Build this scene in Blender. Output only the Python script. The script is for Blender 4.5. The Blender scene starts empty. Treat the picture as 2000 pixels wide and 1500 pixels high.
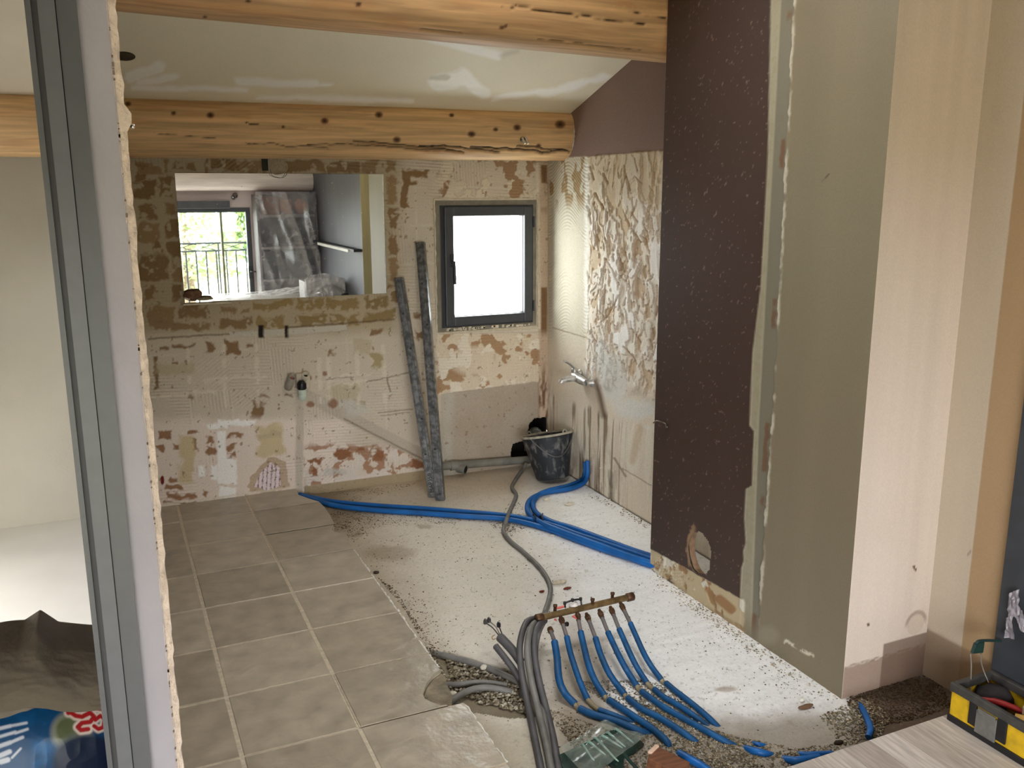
import bpy, bmesh, math, random
import numpy as np
from mathutils import Vector, Matrix

S = bpy.context.scene
C = S.collection
random.seed(7)

# ------------------------------------------------------------------ camera, world, exposure
FPX = 1755.374
HCAM = 1.54376
CR = np.array((0.91092713, -0.41256182, -0.00212236))
CU = np.array((0.08897575, 0.19142802, 0.97746541))
CW = np.array((0.40285863, 0.8905886, -0.21108498))
CAMPOS = np.array((0.0, 0.0, HCAM))
cd = bpy.data.cameras.new('camera')
cam = bpy.data.objects.new('camera', cd)
C.objects.link(cam)
cd.sensor_fit = 'HORIZONTAL'
cd.sensor_width = 36.0
cd.lens = FPX / 2000.0 * 36.0
cd.clip_start = 0.02
cd.clip_end = 200
m = Matrix(((CR[0], CU[0], -CW[0], 0), (CR[1], CU[1], -CW[1], 0), (CR[2], CU[2], -CW[2], HCAM), (0, 0, 0, 1)))
cam.matrix_world = m
S.camera = cam

S.view_settings.view_transform = 'Standard'
S.view_settings.look = 'None'
S.view_settings.gamma = 1.0
S.view_settings.use_curve_mapping = False
S.view_settings.exposure = 2.72
w = bpy.data.worlds.new('overcast_sky')
S.world = w
w.use_nodes = True
bg = w.node_tree.nodes['Background']
bg.inputs[0].default_value = (0.98, 0.99, 1.0, 1)
bg.inputs[1].default_value = 2.6
try:
    S.cycles.use_denoising = True
    S.cycles.max_bounces = 10
    S.cycles.diffuse_bounces = 7
    S.cycles.transparent_max_bounces = 16
    S.cycles.caustics_reflective = False
    S.cycles.caustics_refractive = False
    S.cycles.sample_clamp_indirect = 6.0
except Exception:
    pass


def portal(name, loc, rot, sx, sy):
    l = bpy.data.lights.new(name, 'AREA')
    l.shape = 'RECTANGLE'
    l.size, l.size_y = sx, sy
    l.cycles.is_portal = True
    o = bpy.data.objects.new(name, l)
    C.objects.link(o)
    o.location = loc
    o.rotation_euler = rot
    return o


def daylight(name, loc, rot, sx, sy, power, col=(1, 1, 1)):
    l = bpy.data.lights.new(name, 'AREA')
    l.shape = 'RECTANGLE'
    l.size, l.size_y = sx, sy
    l.energy = power
    l.color = col
    o = bpy.data.objects.new(name, l)
    C.objects.link(o)
    o.location = loc
    o.rotation_euler = rot
    return o


R90 = math.radians(90)
portal('window_portal', (1.94, 4.80, 1.13), (-R90, 0, 0), 0.62, 0.72)
portal('window_portal.001', (0.115, -1.36, 0.70), (R90, 0, 0), 2.9, 1.34)
SKX0, SKX1, SKY0, SKY1 = 0.85, 1.50, 2.05, 2.75      # added roof window above the bare floor, out of view, for daylight
SLOPE = math.atan(0.328)
portal('window_portal.003', ((SKX0 + SKX1) / 2, (SKY0 + SKY1) / 2 + 0.05, 2.804 - 0.328 * ((SKY0 + SKY1) / 2 - 1.7) + 0.17), (-SLOPE, 0, 0), SKX1 - SKX0, (SKY1 - SKY0) * 1.06)
portal('window_portal.002', (-1.36, 3.15, 0.375), (0, -R90, 0), 0.75, 1.7)  # portal of the side room window, added out of view for daylight


# ------------------------------------------------------------------ helpers
def on(px, py, ax, val):
    d = (px - 1000) / FPX * CR - (py - 750) / FPX * CU + CW
    t = (val - CAMPOS[ax]) / d[ax]
    return CAMPOS + d * t


def FL(px, py, z=-0.045):
    return on(px, py, 2, z)


def proj(P):
    q = P - CAMPOS
    d = q @ CW
    return 1000 + FPX * (q @ CR) / d, 750 - FPX * (q @ CU) / d


def lin(c):
    out = []
    for v in c[:3]:
        v = v / 255.0
        out.append(v / 12.92 if v <= 0.04045 else ((v + 0.055) / 1.055) ** 2.4)
    return tuple(out)


def L(r, g, b):
    return np.array(lin((r, g, b)))


def vnoise(x, y, seed=0):
    xi = np.floor(x).astype(np.int64)
    yi = np.floor(y).astype(np.int64)
    fx = x - xi
    fy = y - yi
    fx = fx * fx * (3 - 2 * fx)
    fy = fy * fy * (3 - 2 * fy)

    def h(a, b):
        n = (a * 374761393 + b * 668265263 + seed * 144266504) & 0xffffffff
        n = ((n ^ (n >> 13)) * 1274126177) & 0xffffffff
        n = (n ^ (n >> 16)) & 0xffffffff
        return n / 4294967295.0
    a = h(xi, yi)
    b = h(xi + 1, yi)
    c = h(xi, yi + 1)
    d = h(xi + 1, yi + 1)
    return (a * (1 - fx) + b * fx) * (1 - fy) + (c * (1 - fx) + d * fx) * fy


def fbm(x, y, seed=0, octv=4):
    s = 0
    a = 0.5
    t = 0
    for i in range(octv):
        s = s + a * vnoise(x, y, seed + i * 17)
        t += a
        x = x * 2.03 + 3.1
        y = y * 2.03 + 1.7
        a *= 0.5
    return s / t


def ridged(x, y, seed=0, octv=4):
    s = 0
    a = 0.5
    t = 0
    for i in range(octv):
        s = s + a * (1 - np.abs(2 * vnoise(x, y, seed + i * 13) - 1))
        t += a
        x = x * 2.1 + 5.3
        y = y * 2.1 + 2.2
        a *= 0.5
    return s / t


def sm(x, a, b):
    t = np.clip((x - a) / (b - a), 0, 1)
    return t * t * (3 - 2 * t)


def rect(u, v, x0, y0, x1, y1, soft=3.0):
    d = np.maximum(np.abs(u - (x0 + x1) / 2) - (x1 - x0) / 2, np.abs(v - (y0 + y1) / 2) - (y1 - y0) / 2)
    return np.clip(0.5 - d / soft, 0, 1)


def seg(u, v, a, b, wd, soft=3.0):
    ax, ay = a
    bx, by = b
    L2 = (bx - ax) ** 2 + (by - ay) ** 2
    t = np.clip(((u - ax) * (bx - ax) + (v - ay) * (by - ay)) / L2, 0, 1)
    d = np.hypot(u - ax - t * (bx - ax), v - ay - t * (by - ay))
    return np.clip(0.5 - (d - wd / 2) / soft, 0, 1)


def ell(u, v, cx, cy, rx, ry, soft=0.25):
    d = np.hypot((u - cx) / rx, (v - cy) / ry)
    return np.clip(0.5 - (d - 1) / soft, 0, 1)


def polym(u, v, pts):
    ins = np.zeros(u.shape, bool)
    n = len(pts)
    for i in range(n):
        x0, y0 = pts[i]
        x1, y1 = pts[(i + 1) % n]
        if y0 == y1:
            continue
        c = ((y0 > v) != (y1 > v)) & (u < (x1 - x0) * (v - y0) / (y1 - y0) + x0)
        ins ^= c
    return ins.astype(float)


def mix(col, c, mask):
    mk = mask[..., None]
    return col * (1 - mk) + np.asarray(c) * mk


# --- materials
def newmat(name):
    mt = bpy.data.materials.new(name)
    mt.use_nodes = True
    nt = mt.node_tree
    return mt, nt, nt.nodes['Principled BSDF']


def mat(name, rgb, rough=0.6, metal=0.0, var=0.08, scale=30.0, bump=0.0, bscale=None, spec=0.4, stretch=(1, 1, 1), trans=0.0, coat=0.0, second=None, sfac=(0.45, 0.6)):
    mt, nt, bs = newmat(name)
    bs.inputs['Roughness'].default_value = rough
    bs.inputs['Metallic'].default_value = metal
    bs.inputs['Specular IOR Level'].default_value = spec
    if trans:
        bs.inputs['Transmission Weight'].default_value = trans
    if coat:
        bs.inputs['Coat Weight'].default_value = coat
    c = lin(rgb)
    tc = nt.nodes.new('ShaderNodeTexCoord')
    mp = nt.nodes.new('ShaderNodeMapping')
    mp.inputs['Scale'].default_value = stretch
    nt.links.new(tc.outputs['Object'], mp.inputs['Vector'])
    no = nt.nodes.new('ShaderNodeTexNoise')
    no.inputs['Scale'].default_value = scale
    no.inputs['Detail'].default_value = 5
    nt.links.new(mp.outputs[0], no.inputs['Vector'])
    cr = nt.nodes.new('ShaderNodeValToRGB')
    if second is None:
        lo = tuple(max(0, v * (1 - var * 2.5)) for v in c)
        hi = tuple(min(1, v * (1 + var * 2.5)) for v in c)
        cr.color_ramp.elements[0].position = 0.25
        cr.color_ramp.elements[1].position = 0.75
    else:
        lo, hi = c, lin(second)
        cr.color_ramp.elements[0].position = sfac[0]
        cr.color_ramp.elements[1].position = sfac[1]
    cr.color_ramp.elements[0].color = (*lo, 1)
    cr.color_ramp.elements[1].color = (*hi, 1)
    nt.links.new(no.outputs['Fac'], cr.inputs['Fac'])
    nt.links.new(cr.outputs['Color'], bs.inputs['Base Color'])
    if bump:
        n2 = nt.nodes.new('ShaderNodeTexNoise')
        n2.inputs['Scale'].default_value = bscale or scale * 3
        n2.inputs['Detail'].default_value = 4
        nt.links.new(mp.outputs[0], n2.inputs['Vector'])
        bp = nt.nodes.new('ShaderNodeBump')
        bp.inputs['Strength'].default_value = bump
        bp.inputs['Distance'].default_value = 0.01
        nt.links.new(n2.outputs['Fac'], bp.inputs['Height'])
        nt.links.new(bp.outputs['Normal'], bs.inputs['Normal'])
    return mt


def colmat(name, rough=0.85, spec=0.25, bump=0.25, bscale=180.0, var=0.10):
    """colour comes from the mesh's own colour attribute, broken up by fine grain"""
    mt, nt, bs = newmat(name)
    at = nt.nodes.new('ShaderNodeAttribute')
    at.attribute_name = 'Col'
    tc = nt.nodes.new('ShaderNodeTexCoord')
    no = nt.nodes.new('ShaderNodeTexNoise')
    no.inputs['Scale'].default_value = bscale
    no.inputs['Detail'].default_value = 6
    nt.links.new(tc.outputs['Object'], no.inputs['Vector'])
    mr = nt.nodes.new('ShaderNodeMapRange')
    mr.inputs['From Min'].default_value = 0.3
    mr.inputs['From Max'].default_value = 0.7
    mr.inputs['To Min'].default_value = 1 - var
    mr.inputs['To Max'].default_value = 1 + var
    nt.links.new(no.outputs['Fac'], mr.inputs['Value'])
    mx = nt.nodes.new('ShaderNodeVectorMath')
    mx.operation = 'SCALE'
    nt.links.new(at.outputs['Color'], mx.inputs[0])
    nt.links.new(mr.outputs[0], mx.inputs['Scale'])
    nt.links.new(mx.outputs[0], bs.inputs['Base Color'])
    bs.inputs['Roughness'].default_value = rough
    bs.inputs['Specular IOR Level'].default_value = spec
    if bump:
        bp = nt.nodes.new('ShaderNodeBump')
        bp.inputs['Strength'].default_value = bump
        bp.inputs['Distance'].default_value = 0.004
        nt.links.new(no.outputs['Fac'], bp.inputs['Height'])
        nt.links.new(bp.outputs['Normal'], bs.inputs['Normal'])
    return mt


def glassmat(name, tint=(0.96, 0.98, 0.97), gloss=0.06, rough=0.02):
    mt = bpy.data.materials.new(name)
    mt.use_nodes = True
    nt = mt.node_tree
    nt.nodes.clear()
    out = nt.nodes.new('ShaderNodeOutputMaterial')
    tr = nt.nodes.new('ShaderNodeBsdfTransparent')
    tr.inputs[0].default_value = (*tint, 1)
    gl = nt.nodes.new('ShaderNodeBsdfGlossy')
    gl.inputs['Roughness'].default_value = rough
    mx = nt.nodes.new('ShaderNodeMixShader')
    mx.inputs[0].default_value = gloss
    nt.links.new(tr.outputs[0], mx.inputs[1])
    nt.links.new(gl.outputs[0], mx.inputs[2])
    nt.links.new(mx.outputs[0], out.inputs[0])
    return mt


def filmmat(name, col, opac=0.35, gloss=0.25, rough=0.15):
    """thin plastic film: part clear, part milky, part shiny, with folds that gather milkiness"""
    mt = bpy.data.materials.new(name)
    mt.use_nodes = True
    nt = mt.node_tree
    nt.nodes.clear()
    out = nt.nodes.new('ShaderNodeOutputMaterial')
    tr = nt.nodes.new('ShaderNodeBsdfTransparent')
    di = nt.nodes.new('ShaderNodeBsdfDiffuse')
    di.inputs[0].default_value = (*lin(col), 1)
    gl = nt.nodes.new('ShaderNodeBsdfGlossy')
    gl.inputs['Roughness'].default_value = rough
    tc = nt.nodes.new('ShaderNodeTexCoord')
    no = nt.nodes.new('ShaderNodeTexNoise')
    no.inputs['Scale'].default_value = 9
    no.inputs['Detail'].default_value = 6
    no.inputs['Distortion'].default_value = 1.5
    nt.links.new(tc.outputs['Object'], no.inputs['Vector'])
    mr = nt.nodes.new('ShaderNodeMapRange')
    mr.inputs['From Min'].default_value = 0.35
    mr.inputs['From Max'].default_value = 0.7
    mr.inputs['To Min'].default_value = opac * 0.6
    mr.inputs['To Max'].default_value = min(1, opac * 1.6)
    nt.links.new(no.outputs['Fac'], mr.inputs['Value'])
    m1 = nt.nodes.new('ShaderNodeMixShader')
    nt.links.new(mr.outputs[0], m1.inputs[0])
    nt.links.new(tr.outputs[0], m1.inputs[1])
    nt.links.new(di.outputs[0], m1.inputs[2])
    m2 = nt.nodes.new('ShaderNodeMixShader')
    m2.inputs[0].default_value = gloss
    nt.links.new(m1.outputs[0], m2.inputs[1])
    nt.links.new(gl.outputs[0], m2.inputs[2])
    nt.links.new(m2.outputs[0], out.inputs[0])
    return mt


# --- objects
def world_off(p):
    v = Vector((0, 0, 0))
    while p is not None:
        v += p.location
        p = p.parent
    return v


def link(name, me, material=None, parent=None):
    o = bpy.data.objects.new(name, me)
    C.objects.link(o)
    if material is not None:
        me.materials.append(material)
    if parent is not None:
        off = world_off(parent)
        if off.length > 0:
            me.transform(Matrix.Translation(-off))
        o.parent = parent
    return o


def thing(name, label, cat, loc=(0, 0, 0), group=None, kind=None):
    o = bpy.data.objects.new(name, None)
    C.objects.link(o)
    o.location = Vector([float(v) for v in loc])
    o.empty_display_size = 0.05
    return tag(o, label, cat, group, kind)


def tag(o, label=None, cat=None, group=None, kind=None):
    if label:
        o['label'] = label
    if cat:
        o['category'] = cat
    if group:
        o['group'] = group
    if kind:
        o['kind'] = kind
    return o


def struct(o, label=None):
    o['kind'] = 'structure'
    if label:
        o['label'] = label
    return o


def grid_obj(name, P, col, material, parent=None, keep=None, flip=False, smooth=True):
    nu, nv = P.shape[:2]
    idx = np.arange(nu * nv).reshape(nu, nv)
    q = np.stack([idx[:-1, :-1], idx[1:, :-1], idx[1:, 1:], idx[:-1, 1:]], -1)
    if flip:
        q = q[..., ::-1]
    q = q[keep] if keep is not None else q.reshape(-1, 4)
    used = np.zeros(nu * nv, bool)
    used[q.ravel()] = True
    remap = np.cumsum(used) - 1
    co = P.reshape(-1, 3)[used].astype(np.float32)
    q = remap[q].astype(np.int32)
    me = bpy.data.meshes.new(name)
    me.vertices.add(len(co))
    me.vertices.foreach_set('co', co.ravel())
    me.loops.add(q.size)
    me.loops.foreach_set('vertex_index', q.ravel())
    me.polygons.add(len(q))
    me.polygons.foreach_set('loop_start', np.arange(0, q.size, 4, dtype=np.int32))
    me.polygons.foreach_set('loop_total', np.full(len(q), 4, np.int32))
    me.update(calc_edges=True)
    me.polygons.foreach_set('use_smooth', np.full(len(q), smooth))
    if col is not None:
        a = me.color_attributes.new('Col', 'FLOAT_COLOR', 'POINT')
        cc = np.ones((len(co), 4), np.float32)
        cc[:, :3] = np.clip(col.reshape(-1, 3)[used], 0, 1)
        a.data.foreach_set('color', cc.ravel())
    return link(name, me, material, parent)


def poly_mesh(name, verts, faces, smooth=False):
    me = bpy.data.meshes.new(name)
    me.from_pydata([tuple(map(float, v)) for v in verts], [], [tuple(int(i) for i in f) for f in faces])
    me.update()
    if smooth:
        me.polygons.foreach_set('use_smooth', np.full(len(me.polygons), True))
    return me


class MB:
    def __init__(s):
        s.v = []
        s.f = []
        s.sm = []

    def add(s, vs, fs, smooth=False):
        b = len(s.v)
        s.v += [tuple(map(float, v)) for v in vs]
        s.f += [tuple(int(i) + b for i in f) for f in fs]
        s.sm += [smooth] * len(fs)
        return s

    def box(s, lo, hi, M=None):
        x0, y0, z0 = lo
        x1, y1, z1 = hi
        vs = [(x0, y0, z0), (x1, y0, z0), (x1, y1, z0), (x0, y1, z0), (x0, y0, z1), (x1, y0, z1), (x1, y1, z1), (x0, y1, z1)]
        if M is not None:
            vs = [M @ Vector(v) for v in vs]
        return s.add(vs, [(0, 3, 2, 1), (4, 5, 6, 7), (0, 1, 5, 4), (1, 2, 6, 5), (2, 3, 7, 6), (3, 0, 4, 7)])

    def prism(s, poly, z0, z1, M=None):
        n = len(poly)
        vs = [(p[0], p[1], z0) for p in poly] + [(p[0], p[1], z1) for p in poly]
        if M is not None:
            vs = [M @ Vector(v) for v in vs]
        fs = [tuple(range(n))[::-1], tuple(range(n, 2 * n))] + [(i, (i + 1) % n, n + (i + 1) % n, n + i) for i in range(n)]
        return s.add(vs, fs)

    def tube(s, pts, r, sides=10, cap=True, ribs=None, smooth=True, flat=1.0):
        pts = [np.array(p, float) for p in pts]
        n = len(pts)
        rs = r if hasattr(r, '__len__') else [r] * n
        T = []
        for i in range(n):
            a = pts[max(i - 1, 0)]
            b = pts[min(i + 1, n - 1)]
            t = b - a
            T.append(t / (np.linalg.norm(t) + 1e-12))
        up = np.array((0, 0, 1.0)) if abs(T[0][2]) < 0.9 else np.array((1.0, 0, 0))
        N = np.cross(T[0], up)
        N /= np.linalg.norm(N)
        vs = []
        for i in range(n):
            if i:
                N = N - T[i] * (N @ T[i])
                N /= np.linalg.norm(N) + 1e-12
            B = np.cross(T[i], N)
            for k in range(sides):
                a = 2 * math.pi * k / sides
                vs.append(pts[i] + rs[i] * (math.cos(a) * N + flat * math.sin(a) * B))
        fs = []
        for i in range(n - 1):
            for k in range(sides):
                k2 = (k + 1) % sides
                fs.append((i * sides + k, i * sides + k2, (i + 1) * sides + k2, (i + 1) * sides + k))
        s.add(vs, fs, smooth)
        if cap:
            s.add([vs[k] for k in range(sides)], [tuple(range(sides))[::-1]])
            s.add([vs[(n - 1) * sides + k] for k in range(sides)], [tuple(range(sides))])
        return s

    def lathe(s, prof, origin, axis=(0, 0, 1), sides=20, smooth=True):
        ax = Vector(axis).normalized()
        q = Vector((0, 0, 1)).rotation_difference(ax).to_matrix()
        o = Vector([float(v) for v in origin])
        vs = []
        for r, h in prof:
            for k in range(sides):
                a = 2 * math.pi * k / sides
                vs.append(o + q @ Vector((r * math.cos(a), r * math.sin(a), h)))
        fs = []
        for i in range(len(prof) - 1):
            for k in range(sides):
                k2 = (k + 1) % sides
                fs.append((i * sides + k, i * sides + k2, (i + 1) * sides + k2, (i + 1) * sides + k))
        return s.add(vs, fs, smooth)

    def mesh(s, name):
        me = bpy.data.meshes.new(name)
        me.from_pydata(s.v, [], s.f)
        me.update()
        me.polygons.foreach_set('use_smooth', np.array(s.sm, bool))
        bm = bmesh.new()
        bm.from_mesh(me)
        bmesh.ops.recalc_face_normals(bm, faces=bm.faces)
        bm.to_mesh(me)
        bm.free()
        return me

    def build(s, name, material, parent=None):
        return link(name, s.mesh(name), material, parent)


def catmull(pts, n=8):
    P = [np.array(p, float) for p in pts]
    P = [2 * P[0] - P[1]] + P + [2 * P[-1] - P[-2]]
    out = []
    for i in range(1, len(P) - 2):
        for k in range(n):
            t = k / n
            a, b, c, d = P[i - 1], P[i], P[i + 1], P[i + 2]
            out.append(0.5 * (2 * b + (c - a) * t + (2 * a - 5 * b + 4 * c - d) * t * t + (3 * b - a - 3 * c + d) * t ** 3))
    out.append(P[-2])
    return out


def bevelled(o, wd=0.003, segs=2):
    md = o.modifiers.new('edge', 'BEVEL')
    md.width = wd
    md.segments = segs
    md.limit_method = 'ANGLE'
    return o


def text_mesh(txt, size, depth=0.0004):
    cu = bpy.data.curves.new('txt', 'FONT')
    cu.body = txt
    cu.size = size
    cu.extrude = depth
    o = bpy.data.objects.new('txt', cu)
    C.objects.link(o)
    bpy.context.view_layer.update()
    me = bpy.data.meshes.new_from_object(o.evaluated_get(bpy.context.evaluated_depsgraph_get()))
    bpy.data.objects.remove(o)
    return me


def rocks(n, posf, size, seed, name, col_list, material, parent=None, flat=0.6):
    """many small angular stones joined in one mesh"""
    rng = np.random.default_rng(seed)
    base = np.array([(1, 0, 0), (-1, 0, 0), (0, 1, 0), (0, -1, 0), (0, 0, 1), (0, 0, -1)], float)
    tri = np.array([(0, 2, 4), (2, 1, 4), (1, 3, 4), (3, 0, 4), (2, 0, 5), (1, 2, 5), (3, 1, 5), (0, 3, 5)])
    pos = posf(rng, n)
    n = len(pos)
    sz = rng.uniform(size[0], size[1], n) * rng.uniform(0.5, 1, n)
    V = base[None] * (1 + rng.uniform(-0.35, 0.35, (n, 6, 1)))
    V = V + rng.uniform(-0.25, 0.25, (n, 6, 3))
    V[:, :, 2] *= flat
    V[:, :, 0] *= rng.uniform(0.7, 1.5, (n, 1))
    an = rng.uniform(0, 2 * np.pi, n)
    c, s_ = np.cos(an)[:, None], np.sin(an)[:, None]
    X = V[:, :, 0] * c - V[:, :, 1] * s_
    Y = V[:, :, 0] * s_ + V[:, :, 1] * c
    V = np.stack([X, Y, V[:, :, 2]], -1) * sz[:, None, None] + pos[:, None, :]
    V[:, :, 2] += (sz * flat * 0.5)[:, None]
    F = (tri[None] + (np.arange(n) * 6)[:, None, None]).reshape(-1, 3)
    me = bpy.data.meshes.new(name)
    co = V.reshape(-1, 3).astype(np.float32)
    me.vertices.add(len(co))
    me.vertices.foreach_set('co', co.ravel())
    me.loops.add(F.size)
    me.loops.foreach_set('vertex_index', F.ravel().astype(np.int32))
    me.polygons.add(len(F))
    me.polygons.foreach_set('loop_start', np.arange(0, F.size, 3, dtype=np.int32))
    me.polygons.foreach_set('loop_total', np.full(len(F), 3, np.int32))
    me.update(calc_edges=True)
    cols = np.array([lin(c_) for c_ in col_list])[rng.integers(0, len(col_list), n)]
    cols = cols * rng.uniform(0.75, 1.2, (n, 1))
    a = me.color_attributes.new('Col', 'FLOAT_COLOR', 'POINT')
    cc = np.ones((len(co), 4), np.float32)
    cc[:, :3] = np.repeat(cols, 6, 0)
    a.data.foreach_set('color', cc.ravel())
    return link(name, me, material, parent)


ZC = -0.045          # bare concrete slab; finished tiles are z = 0
YB = 4.606           # back wall
XR = 2.31            # rough side wall
XF = 2.02            # brown board
YF = 1.925           # face of the return beside the board
XB = 2.375


def zceil(y):
    return np.where(np.asarray(y) > 1.7, 1.935 + 0.328 * (4.349 - np.asarray(y)), 2.804 - 0.328 * (1.7 - np.asarray(y)))


M_WALL = colmat('stripped_plaster', bump=0.35, bscale=160, var=0.09)
M_CONC = colmat('bare_concrete', rough=0.62, spec=0.4, bump=0.3, bscale=120, var=0.08)
M_PAINT = colmat('matt_paint', rough=0.6, spec=0.35, bump=0.1, bscale=220, var=0.05)
M_STONE = colmat('stone_chips', rough=0.9, spec=0.2, bump=0.0, var=0.1)
M_PLASTER = mat('old_plaster', (176, 164, 140), 0.85, var=0.05, scale=6, bump=0.1, bscale=150)
M_OLIVE = mat('olive_plaster', (160, 150, 120), 0.85, var=0.05, scale=5, bump=0.1, bscale=150)

# ------------------------------------------------------------------ structure
exec_structure = True


def build_wall_back():
    st = 0.004
    xs = np.arange(-0.02, XR + st, st)
    zs = np.arange(ZC - 0.01, 1.92, st)
    X, Z = np.meshgrid(xs, zs, indexing='ij')
    Yp = np.full_like(X, YB)
    u, v = proj(np.stack([X, Yp, Z], -1))
    nz = fbm(X * 14, Z * 14, 1, 5) - 0.5
    nz2 = fbm(X * 40, Z * 40, 2, 4) - 0.5
    n3 = fbm(X * 3.0, Z * 3.0, 3, 3)
    uu = u + 26 * nz + 10 * nz2
    vv = v + 22 * (fbm(X * 15, Z * 15, 7, 5) - 0.5) + 9 * (fbm(X * 42, Z * 42, 8, 4) - 0.5)
    cream = L(206, 195, 177)
    col = np.ones(X.shape + (3,)) * cream
    col = col * (0.93 + 0.14 * n3[..., None])
    h = 0.0016 * nz + 0.0012 * nz2
    # old tile cells with combed adhesive
    cell = 0.2
    ci = np.floor(X / cell + 0.35)
    cj = np.floor(Z / cell + 0.2)
    hsh = vnoise(ci * 7.13 + 0.5, cj * 3.71 + 0.5, 21)
    ang = np.where(hsh < 0.55, 1.52, np.where(hsh < 0.8, 0.04, 2.2))
    wob = 0.006 * (fbm(X * 8, Z * 8, 31, 3) - 0.5)
    ph = ((X + wob) * np.cos(ang) + (Z + wob) * np.sin(ang)) * 2 * np.pi / 0.0165
    combm = sm(fbm(X * 5, Z * 5, 33, 3), 0.40, 0.56)
    comb = np.sin(ph) * combm
    h = h + 0.0022 * comb
    col = col * (1 + 0.085 * comb[..., None])
    # cell joints
    jx = np.abs((X / cell + 0.35) % 1 - 0.5)
    jz = np.abs((Z / cell + 0.2) % 1 - 0.5)
    joint = np.maximum(sm(jx, 0.455, 0.485), sm(jz, 0.455, 0.485)) * sm(fbm(X * 9, Z * 9, 35, 3), 0.4, 0.6)
    col = mix(col, L(214, 206, 188), joint * 0.6)
    h += 0.0015 * joint
    # upper area: thinner tan coat
    upz = (1 - sm(v + 14 * nz, 636, 664)) * (1 - sm(uu, 755, 800))
    col = mix(col, L(172, 156, 126), upz * 0.75)
    # the darker lime render band left and above the mirror
    brown = L(142, 117, 84)
    brown2 = L(156, 131, 98)
    red = L(150, 112, 82)
    pats = [(262, 314, 330, 340), (340, 314, 385, 332), (405, 312, 385 + 85, 336), (470, 314, 522, 338), (560, 314, 640, 337), (646, 314, 700, 337), (704, 314, 770, 338),
            (258, 352, 306, 392), (262, 405, 300, 432), (266, 440, 312, 476), (272, 502, 322, 548), (282, 556, 300, 584), (292, 598, 340, 640), (262, 320, 285, 350),
            (314, 348, 338, 384), (320, 398, 342, 422), (325, 430, 350, 464), (328, 474, 352, 506), (331, 514, 356, 548), (336, 556, 356, 588), (300, 470, 318, 500),
            (757, 346, 774, 392), (758, 400, 777, 446), (760, 462, 780, 500), (760, 508, 776, 548), (756, 556, 782, 590),
            (350, 603, 402, 617), (428, 600, 484, 612), (492, 588, 566, 606), (576, 586, 628, 606), (634, 582, 700, 602), (712, 578, 760, 600), (366, 592, 392, 610),
            (305, 628, 410, 646), (428, 624, 488, 642), (500, 620, 556, 638), (584, 616, 640, 634), (646, 612, 708, 630), (716, 606, 774, 626)]
    bm_ = np.zeros_like(X)
    for i, p in enumerate(pats):
        k = rect(uu, vv, *p, soft=4)
        ct = brown if i % 3 else brown2
        if p[0] > 480 and p[1] > 560:
            ct = L(150, 128, 88)
        bite = sm(fbm(X * 30 + i, Z * 30, 40 + i, 4), 0.28, 0.38)
        col = mix(col, ct * (0.9 + 0.2 * vnoise(np.array(float(i)), np.array(0.5), 5)), k * bite)
        bm_ = np.maximum(bm_, k * bite)
    # comb teeth eaten into the patch edges
    pats2 = [(402, 668, 416, 690), (436, 664, 462, 688), (336, 674, 378, 680), (312, 678, 330, 684), (478, 668, 492, 676), (298, 692, 306, 740), (300, 720, 308, 760), (490, 784, 512, 816),
             (340, 700, 352, 706), (308, 770, 314, 776), (366, 768, 376, 776), (500, 770, 520, 774), (690, 780, 722, 800), (640, 680, 648, 690), (724, 690, 748, 714), (728, 642, 746, 652),
             (810, 606, 826, 618), (812, 642, 828, 660), (784, 340, 800, 400)]
    for i, p in enumerate(pats2):
        k = rect(uu, vv, *p, soft=4)
        col = mix(col, L(140, 112, 82) if i not in (12, 14) else L(172, 156, 118), k)
        bm_ = np.maximum(bm_, k)
    # pinkish lower left with filler, the pink lightened for low daylight
    low = sm(v + 20 * nz, 806, 832) * (1 - sm(u, 640, 720))
    col = mix(col, L(236, 222, 211), low * 0.9)
    for i, p in enumerate([(308, 846, 336, 862), (306, 876, 322, 886), (338, 870, 350, 880), (368, 838, 385, 846), (400, 870, 418, 884), (402, 850, 414, 862), (447, 850, 474, 858), (448, 872, 462, 882), (448, 886, 462, 893),
                           (322, 950, 360, 962), (326, 968, 384, 976), (330, 935, 348, 944), (396, 960, 404, 972), (375, 858, 385, 880), (320, 980, 380, 984)]):
        k = rect(uu, vv, *p, soft=3)
        col = mix(col, L(160, 122, 92), k)
        bm_ = np.maximum(bm_, k)
    for p in [(424, 842, 442, 900), (424, 896, 462, 946), (412, 908, 424, 938), (390, 910, 400, 930), (428, 952, 460, 972), (404, 828, 446, 836), (424, 820, 500, 830)]:
        k = rect(u + 8 * nz, v + 10 * nz2, *p, soft=4)
        col = mix(col, L(254, 253, 250), k * 0.97)
        h += 0.001 * k
    yel = rect(uu, vv, 350, 850, 380, 945, 8) + rect(uu, vv, 505, 830, 555, 890, 8)
    col = mix(col, L(206, 188, 142), np.clip(yel, 0, 1) * 0.8)
    # red-brown speck left, pink insulation window with dotted lines
    col = mix(col, L(120, 40, 34), ell(u, v, 317, 938, 4, 9))
    pk = polym(u + 5 * nz2, v + 5 * nz2, [(494, 950), (512, 920), (530, 904), (546, 912), (550, 950), (520, 958)])
    rim = polym(u + 9 * nz2, v + 9 * nz2, [(484, 958), (486, 935), (505, 912), (530, 892), (556, 900), (566, 950), (520, 966)])
    col = mix(col, L(180, 152, 116), rim * 0.7)
    lines = (np.abs(((u + 0.06 * v) / 8.2) % 1 - 0.5) < 0.16) & (((v / 3.2) % 1) < 0.72)
    col = mix(col, L(238, 222, 226), pk)
    col = mix(col, L(96, 70, 72), pk * lines * 0.8)
    h -= 0.006 * pk + 0.002 * rim
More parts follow.
